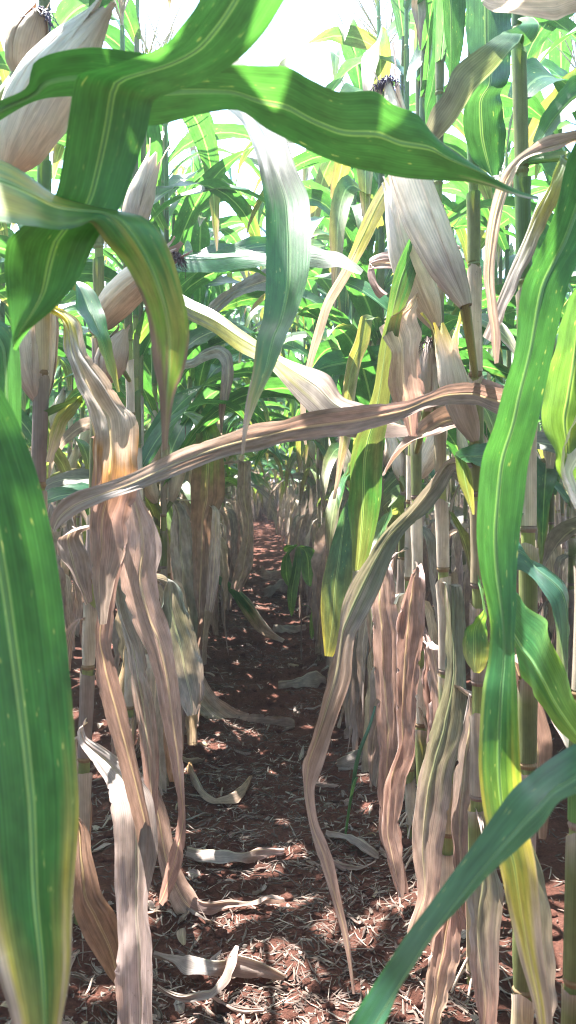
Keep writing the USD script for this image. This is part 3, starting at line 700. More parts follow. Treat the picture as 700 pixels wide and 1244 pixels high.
# dead brown leaf across the path
hero('R4', [(628, 474, 626, 505), (611, 472, 606, 503), (577, 465, 577, 491), (549, 467, 549, 491), (522, 477, 522, 495), (490, 488, 487, 510), (460, 491, 460, 518), (429, 494, 429, 527), (377, 501, 380, 533), (343, 511, 345, 537), (309, 516, 318, 546), (278, 527, 280, 553), (230, 542, 230, 571), (190, 560, 190, 587), (155, 577, 158, 598), (115, 590, 120, 612), (85, 600, 90, 626), (66, 618, 70, 642), (61, 636, 63, 650)],
     [1.46, 1.36, 1.28, 1.2, 1.15, 1.12], [(0, 'brown'), (0.1, 'rose'), (0.35, 'brown'), (0.5, 'rose'), (0.7, 'brown'), (0.85, 'grey'), (1, 'brown')], tilt=[.0, -.015, .0, -.03], root=1.17, cup=.12, ripple=.05, wide=1.05, crumple=.13, waves=3, nick=.12, label='dead brown leaf lying across the path at chest height')
# twisted long green leaf at the right
hero('R1', [(800, 40, 830, 90), (750, 95, 800, 160), (712, 150, 770, 205), (688, 200, 745, 240), (679, 241, 725, 275), (666, 279, 712, 305), (649, 317, 698, 327), (636, 343, 690, 349), (631, 371, 685, 371), (628, 410, 676, 408), (622, 440, 669, 441), (611, 475, 660, 484), (602, 513, 653, 518), (585, 561, 642, 565), (581, 600, 637, 605), (579, 645, 631, 651), (583, 690, 628, 700), (592, 735, 627, 745), (596, 765, 625, 775), (592, 810, 626, 805), (587, 834, 628, 835), (583, 886, 630, 880), (582, 937, 633, 937),
            (589, 992, 638, 985), (600, 1030, 645, 1020), (608, 1056, 650, 1045), (617, 1103, 656, 1103), (630, 1160, 661, 1160), (650, 1228, 671, 1240), (660, 1290, 668, 1295)],
     [.99, .96, .93, .90, .87, .85, .83], [(0, 'green'), (0.72, 'green'), (0.80, 'lime'), (0.90, 'yellow'), (0.98, 'tan'), (1.1, 'brown')], tilt=[.02, .01, .03, .02, -.04, .03, .02], root=1.42, cup=.10, ripple=.015, edge=.05, spread=.07, label='long twisted green leaf with a yellow tip')
# arching leaf at the bottom right
hero('R0', [(800, 868, 800, 915), (745, 880, 748, 940), (700, 903, 706, 963), (659, 929, 681, 973), (631, 951, 654, 1008), (604, 985, 623, 1038), (570, 1033, 588, 1071), (530, 1088, 550, 1111), (485, 1148, 521, 1146), (452, 1200, 492, 1190), (425, 1240, 470, 1237), (398, 1280, 438, 1280), (370, 1330, 385, 1330)],
     [.66, .62, .60, .60, .60, .61, .62], [(0, 'green'), (0.8, 'blue'), (1, 'green')], tilt=[-.05, -.05, -.04, -.04, -.03], root=.86, cup=.16, ripple=.015, label='shiny arching green leaf at the bottom')
# big hanging leaf at the left
hero('L0', [(-150, 360, -90, 345), (-125, 430, -30, 425), (-108, 520, 22, 512), (-90, 600, 53, 605), (-76, 700, 72, 700), (-62, 800, 83, 800), (-48, 900, 91, 900), (-35, 1000, 95, 1000), (-22, 1100, 88, 1090), (-4, 1180, 86, 1180), (12, 1232, 77, 1235), (25, 1290, 65, 1290), (45, 1350, 52, 1350)],
     [.70, .68, .66, .63, .60, .57], [(0, 'green'), (0.88, 'green'), (1.0, 'olive'), (1.05, 'yellow'), (1.16, 'tan'), (1.25, 'brown')], tilt=[.03, .01, -.02, -.03, -.03], root=1.10, cup=.14, ripple=.01, waves=4, edge=.20, spread=.09, label='broad green hanging leaf with a yellow and brown tip')

# --- left side, dead leaves
hero('L4', [(150, 560, 166, 560), (156, 600, 170, 600), (152, 640, 190, 640), (147, 670, 197, 668), (145, 700, 191, 703), (157, 745, 202, 752), (180, 800, 214, 800), (195, 870, 221, 873), (209, 937, 224, 937), (217, 985, 226, 1000), (205, 1040, 222, 1045), (195, 1080, 208, 1085), (192, 1098, 198, 1101)],
     [1.55, 1.5, 1.48, 1.5, 1.55], [(0, 'rose'), (0.2, 'pink'), (0.6, 'pink'), (1, 'rose')], tilt=[.02, -.03, .02], root=1.08, cup=.14, ripple=.05, crumple=.16, nick=.2, label='pink dead leaf with a pale midrib')
hero('L3', [(76, 392, 92, 388), (80, 430, 108, 428), (94, 470, 142, 478), (108, 505, 163, 508), (113, 545, 166, 560), (111, 592, 166, 590), (109, 625, 156, 625), (108, 665, 151, 670), (112, 710, 138, 710), (122, 760, 130, 758)],
     [1.40, 1.36, 1.34, 1.34, 1.36], [(0, 'yellow'), (0.12, 'yellow'), (0.2, 'ash'), (0.4, 'tan'), (0.56, 'tan'), (0.61, 'orange'), (0.66, 'rust'), (0.76, 'rose'), (1, 'grey')], tilt=[.03, .04, .06, .02], root=1.29, cup=.20, ripple=.08, crumple=.26, nick=.15, label='dead leaf with an orange band painted as sun shining through')  # orange stop colours in the glow of sun coming through the blade
hero('L4', [(143, 670, 152, 674), (128, 715, 140, 722), (116, 770, 134, 780), (115, 810, 140, 805), (128, 870, 156, 870), (142, 920, 166, 920), (155, 970, 176, 968), (168, 1025, 184, 1020), (176, 1070, 184, 1070)],
     [1.46, 1.42, 1.42, 1.44], [(0, 'grey'), (0.3, 'rose'), (1, 'brown')], tilt=[.03, -.02], root=.93, cup=.3, crumple=.22, nick=.2)
hero('L4', [(97, 905, 104, 893), (118, 935, 131, 910), (133, 962, 160, 935), (136, 1000, 186, 972), (137, 1040, 190, 1033), (141, 1108, 181, 1098), (140, 1160, 186, 1150), (142, 1244, 188, 1244), (146, 1300, 183, 1300), (155, 1360, 163, 1360)],
     [1.62, 1.45, 1.36, 1.28], [(0, 'cream'), (0.15, 'pink'), (0.35, 'grey'), (0.6, 'brown'), (0.75, 'pink'), (1, 'pink')], tilt=[.02, -.03, -.04], root=.46, cup=.14, ripple=.05, crumple=.12, nick=.12, label='grey brown dead leaf hanging in front, with a pale midrib')
hero('L5', [(133, 690, 150, 700), (140, 740, 160, 745), (153, 790, 176, 790), (158, 830, 184, 835), (166, 880, 190, 880), (172, 930, 194, 930), (180, 985, 190, 990)],
     [1.66, 1.6, 1.6], [(0, 'sage'), (0.5, 'sage'), (0.8, 'grey'), (1, 'rose')], tilt=.02, root=.85, cup=.2, crumple=.3, nick=.2)
hero('L3', [(88, 1000, 104, 1000), (90, 1055, 113, 1035), (89, 1100, 124, 1085), (98, 1130, 140, 1110), (118, 1165, 152, 1145), (139, 1195, 150, 1185)],
     [1.48, 1.50, 1.55], [(0, 'rust'), (0.4, 'brown'), (1, 'rust')], tilt=.03, root=.42, cup=.2, crumple=.25)
hero('L5', [(176, 960, 190, 955), (186, 1000, 204, 992), (192, 1045, 212, 1035), (203, 1085, 226, 1068), (216, 1112, 238, 1085), (238, 1120, 244, 1098)],
     [1.85, 1.86, 1.9], [(0, 'rust'), (0.5, 'brown'), (1, 'pink')], tilt=.02, root=.32, cup=.2, crumple=.2)
hero('L4', [(110, 640, 118, 640), (70, 655, 96, 650), (68, 668, 110, 680), (88, 700, 112, 712), (104, 735, 113, 730)],
     [1.7, 1.66, 1.64], [(0, 'grey'), (1, 'brown')], tilt=.02, root=.87, cup=.3, crumple=.2)
hero('L3', [(92, 345, 98, 342), (92, 372, 120, 362), (106, 395, 129, 390), (117, 412, 134, 412), (127, 440, 140, 440), (143, 476, 146, 476)], [1.36, 1.3, 1.3], [(0, 'blue'), (0.7, 'green'), (1, 'olive')], tilt=.03, root=1.34, cup=.1)
hero('L3', [(100, 480, 101, 488), (93, 486, 97, 494), (69, 503, 82, 515), (60, 530, 75, 533), (57, 560, 63, 563)], [1.44, 1.38, 1.36], [(0, 'green'), (0.7, 'olive'), (1, 'tan')], tilt=.03, root=1.10, cup=.2)
hero('L4', [(96, 752, 102, 750), (84, 760, 92, 764), (76, 785, 88, 790), (80, 815, 86, 815)], [1.78, 1.72], [(0, 'pink'), (1, 'rust')], root=.68, cup=.2, crumple=.2)
hero('L2', [(-30, 390, -10, 380), (-10, 440, 22, 415), (-8, 480, 26, 470), (2, 520, 26, 525), (10, 560, 22, 560)], [1.0, 1.0, 1.0], [(0, 'blue'), (1, 'green')], tilt=.02, root=1.25, cup=.1)
# olive leaf through the middle distance, left to centre
hero('L5', [(188, 335, 186, 352), (226, 360, 226, 386), (262, 378, 260, 404), (300, 405, 292, 428), (336, 430, 328, 448), (374, 445, 357, 480), (401, 458, 374, 500), (416, 480, 395, 516), (440, 491, 430, 531), (470, 508, 462, 533), (502, 521, 496, 529)],
     [2.05, 1.8, 1.65, 1.6, 1.6], [(0, 'sage'), (0.4, 'sage'), (0.5, 'olive'), (0.72, 'yellow'), (0.82, 'tan'), (1, 'brown')], tilt=[-.03, -.05], root=1.50, cup=.2, ripple=.04)
hero('L6', [(232, 436, 236, 447), (250, 424, 250, 440), (264, 419, 262, 436), (281, 430, 269, 445), (283, 452, 268, 460), (279, 480, 266, 486), (272, 505, 266, 505), (269, 526, 267, 526)], [2.9, 2.8, 2.8], [(0, 'tan'), (0.5, 'ash'), (1, 'brown')], tilt=-.03, root=1.42, crumple=.2, cup=.2)
hero('L6', [(238, 530, 268, 528), (235, 560, 272, 560), (231, 600, 273, 600), (232, 632, 262, 632), (234, 672, 258, 667), (236, 722, 252, 722), (242, 750, 246, 750)], [3.0, 2.95], [(0, 'green'), (0.35, 'lime'), (0.5, 'olive'), (0.6, 'rust'), (1, 'brown')], tilt=.03, root=1.25, cup=.15, crumple=.1)
hero('L6', [(258, 620, 266, 620), (255, 660, 268, 660), (252, 700, 266, 705), (250, 740, 258, 745)], [2.95, 2.9], [(0, 'tan'), (0.4, 'cream'), (1, 'pink')], root=.9, crumple=.3, cup=.2)
hero('L5', [(213, 312, 213, 330), (250, 309, 250, 331), (275, 306, 281, 329), (322, 308, 322, 322), (379, 299, 379, 323), (400, 304, 400, 326), (420, 311, 418, 326), (440, 330, 438, 334)], [2.1, 1.9, 1.8], [(0, 'blue'), (0.8, 'green'), (1, 'sage')], tilt=[-.06, -.05], root=1.55, cup=.15)
hero('L7', [(330, 325, 330, 356), (321, 327, 322, 354), (295, 340, 290, 361), (277, 352, 266, 380), (254, 370, 258, 392), (246, 392, 250, 396)], [3.2, 3.0], [(0, 'grey'), (0.6, 'grey'), (1, 'tan')], tilt=-.04, crumple=.15)
hero('L6', [(200, 715, 212, 716), (206, 760, 223, 757), (214, 800, 237, 797), (224, 840, 248, 832), (243, 863, 265, 853), (268, 878, 292, 867), (300, 892, 318, 872), (333, 890, 345, 873), (356, 882, 358, 877)], [3.55, 3.45, 3.36, 3.27, 3.24], [(0, 'grey'), (0.5, 'ash'), (0.7, 'tan'), (1, 'brown')], tilt=.04, root=.60, cup=.3, wide=1.35, crumple=.25, nick=.2, label='curved grey dead leaf sweeping down onto the path')
hero('L7', [(264, 700, 270, 712), (272, 704, 276, 716), (299, 723, 297, 747), (319, 751, 315, 769), (333, 768, 330, 776), (345, 778, 343, 781)], [4.75, 4.85, 4.9], [(0, 'green'), (0.6, 'green'), (0.85, 'tan'), (1, 'tan')], tilt=-.05, root=.5, cup=.35)
hero('L7', [(290, 560, 305, 560), (288, 600, 305, 600), (296, 640, 308, 640), (285, 690, 308, 680), (280, 715, 292, 720)], [4.4, 4.4], [(0, 'tan'), (1, 'pink')], root=1.05, crumple=.3, cup=.2)

# --- right side
hero('R4', [(548, 556, 552, 572), (521, 585, 542, 594), (494, 618, 521, 622), (465, 650, 497, 642), (445, 680, 475, 682), (425, 712, 462, 718), (414, 742, 447, 747), (411, 768, 432, 775), (402, 815, 428, 818), (390, 858, 416, 858), (375, 905, 401, 903), (366, 932, 390, 933), (369, 965, 381, 960), (375, 1000, 386, 995), (386, 1040, 402, 1035), (404, 1095, 415, 1095), (419, 1150, 426, 1150), (428, 1208, 430, 1208)],
     [1.5, 1.42, 1.36, 1.33, 1.32, 1.32], [(0, 'grey'), (0.1, 'grey'), (0.25, 'sage'), (0.36, 'sage'), (0.44, 'grey'), (0.6, 'brown'), (0.75, 'pink'), (1, 'pink')], tilt=[.02, .02, .03, .02, -.01], root=1.02, cup=.22, ripple=.06, crumple=.14, nick=.12, label='grey green leaf folded down into a long brown hanging tip')
hero('R5', [(524, 238, 530, 250), (506, 273, 524, 285), (490, 305, 511, 320), (478, 335, 502, 345), (471, 375, 490, 380), (462, 420, 481, 425), (454, 470, 475, 472), (442, 510, 470, 517), (432, 535, 466, 540), (425, 565, 465, 565), (424, 610, 463, 605), (427, 660, 453, 660), (430, 695, 441, 692)],
     [1.66, 1.58, 1.56, 1.58], [(0, 'deep'), (0.3, 'green'), (0.5, 'moss'), (0.66, 'moss'), (0.8, 'green'), (1, 'moss')], tilt=[.04, .03, .02], root=1.52, cup=.12, edge=-.05, label='long green leaf with a yellowing lower half')
hero('R8', [(416, 620, 428, 620), (400, 672, 429, 675), (390, 722, 427, 725), (391, 765, 418, 770), (395, 797, 404, 798)], [2.7, 2.6], [(0, 'green'), (0.78, 'blue'), (0.92, 'moss'), (1.0, 'olive'), (1.1, 'yellow')], tilt=.03, root=1.05, cup=.12, label='hanging leaf green above and yellow below')
hero('R7', [(462, 690, 474, 690), (455, 725, 476, 715), (458, 800, 482, 785), (462, 860, 484, 860), (465, 920, 481, 920), (462, 1000, 478, 990), (470, 1040, 488, 1035), (484, 1085, 492, 1085)], [1.95, 1.9, 1.88], [(0, 'sage'), (0.3, 'pink'), (1, 'rose')], tilt=.02, root=.80, cup=.2, wide=1.35, crumple=.28, nick=.25, label='pink dead leaf hanging straight down')
hero('R6', [(503, 695, 514, 700), (494, 725, 514, 725), (487, 765, 513, 765), (484, 830, 506, 830), (485, 900, 502, 900), (470, 960, 490, 960), (468, 1010, 483, 1010), (480, 1060, 491, 1055), (489, 1090, 491, 1091)], [1.9, 1.82, 1.8], [(0, 'sage'), (0.12, 'rose'), (0.6, 'rose'), (1, 'pink')], tilt=.02, root=.78, cup=.25, wide=1.35, crumple=.3, nick=.25)
hero('R6', [(518, 800, 530, 800), (516, 830, 540, 835), (520, 870, 537, 875), (518, 930, 530, 935)], [1.98, 1.96], [(0, 'rose'), (1, 'rose')], root=.62, cup=.2, wide=1.35, crumple=.35, nick=.3)
hero('R5', [(543, 708, 557, 710), (544, 770, 562, 768), (545, 806, 563, 806), (541, 838, 562, 845), (529, 882, 558, 890), (516, 930, 546, 937), (508, 985, 539, 985), (505, 1030, 533, 1035), (510, 1085, 530, 1085), (500, 1130, 520, 1122), (497, 1150, 505, 1148)], [1.76, 1.72, 1.66, 1.64], [(0, 'ash'), (0.1, 'sage'), (0.5, 'sage'), (0.7, 'grey'), (1, 'pink')], tilt=[.01, .03], root=.76, cup=.16, wide=1.35, crumple=.16, nick=.12, label='grey green dead leaf wrapped along the stalk')
hero('R2', [(622, 800, 634, 800), (630, 840, 650, 832), (640, 885, 664, 872), (645, 925, 672, 912), (650, 985, 668, 985), (656, 1020, 662, 1020)], [1.3, 1.34], [(0, 'sage'), (0.3, 'rose'), (1, 'brown')], tilt=.02, root=.62, cup=.2, crumple=.12)
hero('R3', [(598, 690, 606, 712), (627, 722, 627, 790), (650, 742, 640, 830), (668, 766, 655, 852), (685, 815, 672, 878), (702, 855, 691, 898), (722, 898, 714, 916)], [1.2, 1.05, 1.0], [(0, 'green'), (0.8, 'green'), (1, 'lime')], tilt=.03, root=1.0, cup=.12, edge=.2, label='green leaf lit from behind, pointing down to the right')
hero('R3', [(610, 646, 614, 690), (628, 655, 632, 692), (645, 680, 650, 706), (665, 690, 662, 722), (685, 706, 671, 740), (691, 742, 675, 762), (690, 790, 677, 800), (686, 830, 681, 832)], [1.28, 1.22, 1.2], [(0, 'blue'), (0.8, 'blue'), (1, 'sage')], tilt=-.04, root=.96, cup=.15)
hero('R4', [(588, 740, 592, 750), (566, 764, 593, 764), (562, 785, 595, 785), (567, 806, 591, 808), (575, 817, 583, 818)], [1.5, 1.48], [(0, 'green'), (0.5, 'lime'), (0.7, 'green'), (1, 'olive')], tilt=.02, root=.80, cup=.1, nick=.6, label='short torn green leaf with a chewed edge')
hero('R2', [(712, 330, 730, 330), (690, 365, 735, 360), (675, 420, 738, 420), (660, 480, 735, 480), (656, 500, 730, 510), (667, 532, 725, 550), (676, 562, 720, 590), (692, 605, 715, 620)], [1.06, 1.02], [(0, 'green'), (1, 'lime')], tilt=.03, root=1.30, cup=.12)
hero('R2', [(702, 488, 716, 508), (690, 512, 708, 528), (680, 535, 702, 545), (677, 555, 696, 560), (679, 575, 689, 575), (690, 600, 696, 598), (702, 622, 704, 618)], [1.06, 1.0], [(0, 'cream'), (1, 'white')], tilt=.02, root=1.09, cup=.1, curl=.3, nick=.2, label='pale dry curled leaf end')
hero('R4', [(601, 536, 592, 566), (580, 539, 585, 568), (561, 545, 573, 562), (553, 553, 567, 562), (556, 580, 574, 580), (566, 606, 576, 606), (574, 625, 577, 625)], [1.5, 1.4, 1.42], [(0, 'blue'), (0.4, 'blue'), (0.6, 'green'), (1, 'olive')], tilt=[-.05, .02], root=1.03, cup=.08)
hero('R7', [(520, 785, 534, 788), (522, 820, 541, 815), (524, 860, 545, 862), (520, 905, 538, 900), (523, 950, 532, 948)], [1.95, 1.9], [(0, 'rose'), (0.5, 'pink'), (1, 'rose')], tilt=.02, root=.6, cup=.15, wide=1.35, crumple=.3, nick=.4)
hero('R8', [(440, 830, 452, 828), (436, 870, 456, 872), (444, 920, 462, 918), (452, 975, 468, 970), (456, 1010, 462, 1008)], [2.9, 2.8], [(0, 'tan'), (1, 'rose')], tilt=.02, root=.7, cup=.2, wide=1.35, crumple=.3, nick=.3)
hero('R5', [(572, 842, 584, 845), (566, 880, 588, 880), (556, 950, 580, 950), (552, 1020, 574, 1025), (560, 1090, 572, 1092), (566, 1130, 570, 1130)], [1.68, 1.62], [(0, 'pink'), (0.5, 'grey'), (1, 'rose')], tilt=.03, root=.55, cup=.15, wide=1.35, crumple=.2, nick=.2)
hero('R4', [(586, 1040, 598, 1040), (578, 1080, 606, 1078), (576, 1140, 604, 1140), (580, 1200, 606, 1205), (590, 1260, 600, 1260)], [1.42, 1.36], [(0, 'pink'), (0.4, 'sage'), (0.7, 'grey'), (1, 'rose')], tilt=.03, root=.36, cup=.15, wide=1.35, crumple=.16, nick=.15)
hero('R3', [(630, 1010, 640, 1010), (636, 1060, 660, 1060), (644, 1130, 672, 1130), (655, 1200, 676, 1205), (664, 1250, 670, 1250)], [1.2, 1.16], [(0, 'green'), (0.5, 'sage'), (1, 'grey')], tilt=.02, root=.5, cup=.15, crumple=.08)
hero('R4', [(545, 1110, 556, 1108), (532, 1140, 556, 1140), (524, 1190, 548, 1195), (520, 1235, 536, 1238), (522, 1260, 530, 1260)], [1.5, 1.45], [(0, 'pink'), (0.5, 'rose'), (1, 'tan')], tilt=.02, root=.28, cup=.2, wide=1.35, crumple=.3, nick=.3)
hero('R6', [(530, 960, 540, 960), (520, 1000, 540, 1000), (526, 1060, 548, 1062), (538, 1110, 550, 1110)], [1.95, 1.9], [(0, 'rust'), (0.5, 'tan'), (1, 'rose')], tilt=.02, root=.42, cup=.2, wide=1.35, crumple=.3, nick=.2)
hero('L5', [(204, 706, 212, 706), (198, 740, 222, 738), (206, 790, 236, 785), (218, 835, 244, 830), (230, 870, 240, 868)], [2.3, 2.25], [(0, 'grey'), (0.5, 'sage'), (1, 'grey')], tilt=.03, root=.72, cup=.2, wide=1.35, crumple=.3, nick=.2)
hero('L6', [(212, 620, 224, 620), (210, 660, 232, 660), (216, 720, 236, 720), (226, 775, 238, 775)], [3.2, 3.1], [(0, 'grey'), (0.4, 'ash'), (1, 'sage')], tilt=.03, root=.9, cup=.25, wide=1.35, crumple=.3, nick=.2)
hero('L4', [(86, 905, 94, 905), (84, 940, 100, 940), (90, 990, 112, 985), (96, 1040, 110, 1040)], [1.85, 1.8], [(0, 'pink'), (1, 'rust')], tilt=.02, root=.42, cup=.2, crumple=.2)
hero('L5', [(188, 800, 200, 800), (196, 850, 218, 850), (200, 910, 220, 905), (206, 950, 212, 950)], [2.1, 2.1], [(0, 'sage'), (0.6, 'tan'), (1, 'rust')], tilt=.02, root=.56, cup=.2, crumple=.3)
# upper right
hero('R3', [(632, 30, 636, 40), (613, 38, 620, 46), (604, 44, 612, 55), (580, 60, 594, 77), (549, 89, 570, 104), (529, 130, 539, 144), (515, 152, 518, 156)], [1.24, 1.12, 1.1], [(0, 'lime'), (0.3, 'green'), (1, 'sage')], tilt=.05, root=1.72, cup=-.45, label='short green leaf folded lengthwise')
hero('R4', [(572, -60, 615, -60), (566, 0, 622, 0), (567, 50, 622, 50), (577, 80, 621, 80), (580, 100, 616, 100), (566, 125, 608, 120), (562, 155, 614, 150), (573, 188, 614, 185), (594, 212, 606, 212)], [1.5, 1.44, 1.42], [(0, 'blue'), (1, 'green')], tilt=.03, root=1.95, cup=.10, ripple=.05)
hero('R5', [(535, -40, 562, -40), (537, 0, 566, 0), (541, 40, 563, 50), (545, 80, 557, 85), (548, 110, 551, 110)], [1.55, 1.5], [(0, 'blue'), (1, 'green')], tilt=.02, root=1.9, cup=.2)
hero('R6', [(533, -30, 543, -30), (527, 10, 538, 15), (525, 62, 541, 62), (518, 103, 536, 108), (516, 132, 524, 138), (518, 170, 520, 170)], [1.85, 1.8], [(0, 'green'), (1, 'green')], tilt=.02, root=1.95, cup=.12)
hero('R7', [(503, -20, 512, -20), (500, 10, 518, 12), (505, 30, 514, 34), (510, 60, 512, 60)], [2.0, 1.95], [(0, 'blue'), (1, 'brown')], root=2.1, cup=.1)
hero('R7', [(528, 38, 530, 52), (510, 52, 518, 66), (498, 76, 508, 84), (493, 98, 496, 98)], [2.1, 2.05], [(0, 'blue'), (1, 'blue')], tilt=-.03, root=2.0, cup=.1)
hero('R2', [(716, 82, 712, 140), (700, 90, 700, 135), (674, 119, 682, 148), (656, 146, 668, 166), (648, 172, 652, 178)], [1.1, 1.15], [(0, 'green'), (1, 'green')], tilt=-.02, root=1.52, cup=.12)
hero('R2', [(730, -40, 728, 10), (700, -35, 698, 15), (670, -28, 672, 24), (638, -12, 645, 18), (597, -6, 600, 13), (585, 0, 587, 4)], [1.0, .98], [(0, 'rust'), (0.4, 'tan'), (1, 'white')], tilt=.04, root=1.62, cup=.1, crumple=.12, nick=.3, label='curled brown dead leaf at the top edge')
hero('R2', [(724, 148, 724, 172), (700, 158, 700, 173), (668, 165, 673, 185), (645, 178, 650, 189), (628, 190, 634, 197), (608, 215, 622, 222), (598, 245, 612, 250), (590, 290, 606, 286), (588, 330, 601, 330), (592, 370, 604, 372), (597, 410, 608, 412), (601, 442, 606, 441)], [1.1, 1.12, 1.15, 1.16], [(0, 'rust'), (0.25, 'pink'), (0.4, 'cream'), (1, 'pink')], tilt=[-.02, .01], root=1.46, cup=.2, crumple=.2, label='thin pale strip of curled dead leaf')
hero('R3', [(690, 185, 694, 196), (679, 212, 680, 238), (655, 246, 662, 275), (642, 282, 652, 298), (621, 332, 631, 340), (604, 372, 611, 386), (590, 410, 596, 415)], [1.26, 1.2], [(0, 'green'), (0.4, 'olive'), (0.7, 'grey'), (1, 'brown')], tilt=-.03, root=1.50, cup=-.3, crumple=.12)
hero('R7', [(478, 208, 488, 222), (462, 226, 474, 243), (436, 279, 450, 291), (417, 325, 424, 338), (396, 361, 402, 376), (381, 406, 391, 411), (373, 440, 381, 440), (366, 470, 375, 474), (365, 500, 372, 500), (370, 540, 373, 540)], [2.0, 1.9, 1.86], [(0, 'blue'), (0.3, 'sage'), (0.5, 'olive'), (0.6, 'tan'), (0.8, 'tan'), (1, 'tan')], tilt=.02, root=1.75, cup=.15, label='narrow leaf turning yellow along its hanging tip')
hero('R8', [(438, 385, 453, 388), (432, 412, 449, 415), (422, 438, 439, 440), (417, 469, 432, 479), (413, 527, 427, 527), (409, 571, 416, 571), (404, 607, 408, 606)], [2.4, 2.35], [(0, 'blue'), (0.5, 'green'), (0.8, 'olive'), (1, 'tan')], tilt=.02, root=1.5, cup=.15)
hero('R8', [(475, 417, 475, 438), (440, 422, 440, 448), (401, 427, 415, 455), (383, 442, 388, 455), (374, 462, 378, 466)], [2.7, 2.6], [(0, 'deep'), (1, 'green')], tilt=-.04, root=1.40, cup=.1)
hero('R6', [(556, 298, 552, 336), (545, 299, 541, 334), (500, 301, 500, 330), (470, 305, 470, 325), (447, 316, 449, 328), (448, 342, 456, 344), (462, 362, 470, 358)], [1.9, 1.8], [(0, 'brown'), (0.3, 'pink'), (1, 'rose')], tilt=-.04, root=1.5, cup=.2, crumple=.2)
hero('R6', [(490, 376, 506, 372), (467, 396, 502, 388), (472, 412, 507, 405), (480, 430, 504, 428), (478, 470, 511, 475), (480, 485, 513, 482), (490, 505, 508, 505), (498, 530, 506, 530)], [1.6, 1.56, 1.58], [(0, 'white'), (0.5, 'cream'), (1, 'rose')], tilt=.02, root=1.46, cup=.12, wide=1.35, crumple=.16, nick=.3, label='bleached papery drooping leaf')
hero('R7', [(566, 494, 562, 514), (546, 493, 548, 521), (505, 517, 520, 530), (488, 536, 503, 534), (477, 552, 484, 546), (462, 578, 468, 572)], [1.7, 1.66], [(0, 'tan'), (0.5, 'rust'), (1, 'brown')], tilt=-.03, root=1.17, cup=.2, crumple=.12)
hero('R5', [(478, 380, 484, 390), (492, 410, 496, 420), (505, 420, 505, 440), (470, 440, 470, 470)], [2.2, 2.2], [(0, 'deep'), (1, 'deep')], tilt=.03, root=1.4, cup=.1) if False else None

# --- ears
HUSK = [(0, 'tan'), (0.3, 'cream'), (0.7, 'tan'), (1, 'pink')]
PUR = (0.035, 0.020, 0.075)
hero_ear('R4', (566, 372), (470, 92), 1.38, .033, [(0, 'tan'), (0.12, 'pink'), (0.3, 'cream'), (0.6, 'cream'), (0.9, 'cream'), (1, 'pink')], 401, root=1.18, dt=1.52, silk=PUR, silk_len=.050, silk_n=170, blades=4, open_=.12)
hero_ear('R5', (530, 398), (476, 222), 1.66, .034, [(0, 'tan'), (0.4, 'cream'), (1, 'white')], 402, root=1.24, silk=None, blades=3, open_=.1)
hero_ear('R4', (577, 536), (538, 392), 1.46, .023, [(0, 'pink'), (0.4, 'tan'), (0.75, 'cream'), (1, 'yellow')], 403, root=1.05, silk=None, blades=4, open_=.55)
hero_ear('R6', (520, 500), (524, 412), 1.78, .022, [(0, 'tan'), (1, 'pink')], 404, root=1.05, silk=(0.045, 0.020, 0.018), silk_len=.10, silk_n=90, blades=2, open_=.3)
hero_ear('L2', (8, 208), (128, 10), 1.04, .037, [(0, 'cream'), (0.3, 'white'), (0.7, 'white'), (1, 'tan')], 405, root=1.32, dt=.98, silk=None, blades=4, open_=.05)
hero_ear('L2', (24, 95), (50, 8), 1.15, .026, [(0, 'tan'), (1, 'rust')], 406, root=1.42, silk=PUR, silk_len=.06, silk_n=40, blades=2, open_=.05)
hero_ear('L3', (46, 488), (30, 372), 1.42, .023, [(0, 'pink'), (0.4, 'tan'), (1, 'cream')], 407, root=1.10, silk=None, blades=3, open_=.3)
hero_ear('L3', (52, 488), (66, 330), 1.46, .022, [(0, 'tan'), (0.4, 'cream'), (1, 'pink')], 408, root=1.11, silk=None, blades=3, open_=.2)
hero_ear('L5', (112, 402), (216, 303), 1.75, .033, [(0, 'tan'), (0.4, 'cream'), (0.8, 'tan'), (1, 'pink')], 409, root=1.26, dt=1.6, silk=(0.040, 0.016, 0.016), silk_len=.035, silk_n=90, blades=4, open_=.2)
hero_ear('L5', (158, 300), (190, 185), 1.9, .030, [(0, 'pink'), (0.6, 'tan'), (1, 'cream')], 410, root=1.5, silk=None, blades=3, open_=.2)
hero_ear('L4', (128, 465), (150, 400), 1.7, .030, [(0, 'pink'), (1, 'tan')], 411, root=1.15, silk=None, blades=3, open_=.3)


def blocks_view(v):
    """a grown leaf of a near plant is left off where it would hide the leaves drawn one by one"""
    d = np.maximum(v[:, 1], 1e-3)
    px, py = HX + v[:, 0] / d * FPX, HY - (v[:, 2] - EYE_Z) / d * FPX
    free_ = ((px > 575) & (py < 330) & (d > 1.3)) | ((px < 60) & (py < 120) & (d > 1.3)) | ((px > 505) & (py < 120) & (d > 1.62)) | ((px < 260) & (py < 150) & (d > 1.5)) | ((px > 490) & (py < 240) & (d > 1.72))
    return (in_view(v, 25) & ~free_).any()


for k, pl in PLANTS.items():
    near = pl['o'][1] < 2.4
    crown(pl['path'], pl['at'], pl['nodes'], pl['H'], pl['seed'] + 40, pl['o'], 0.3 + 0.9 * (pl['seed'] % 5) - 1.5,
          keep_out=blocks_view if near else (lambda v: (np.abs(v[:, 0]) < 0.16).any() and (v[:, 2] < 1.2).any()), ears=0, z_from=0.3)
    build_tassel(pl['path'], pl['at'](pl['H'] - 0.01), pl['seed'])

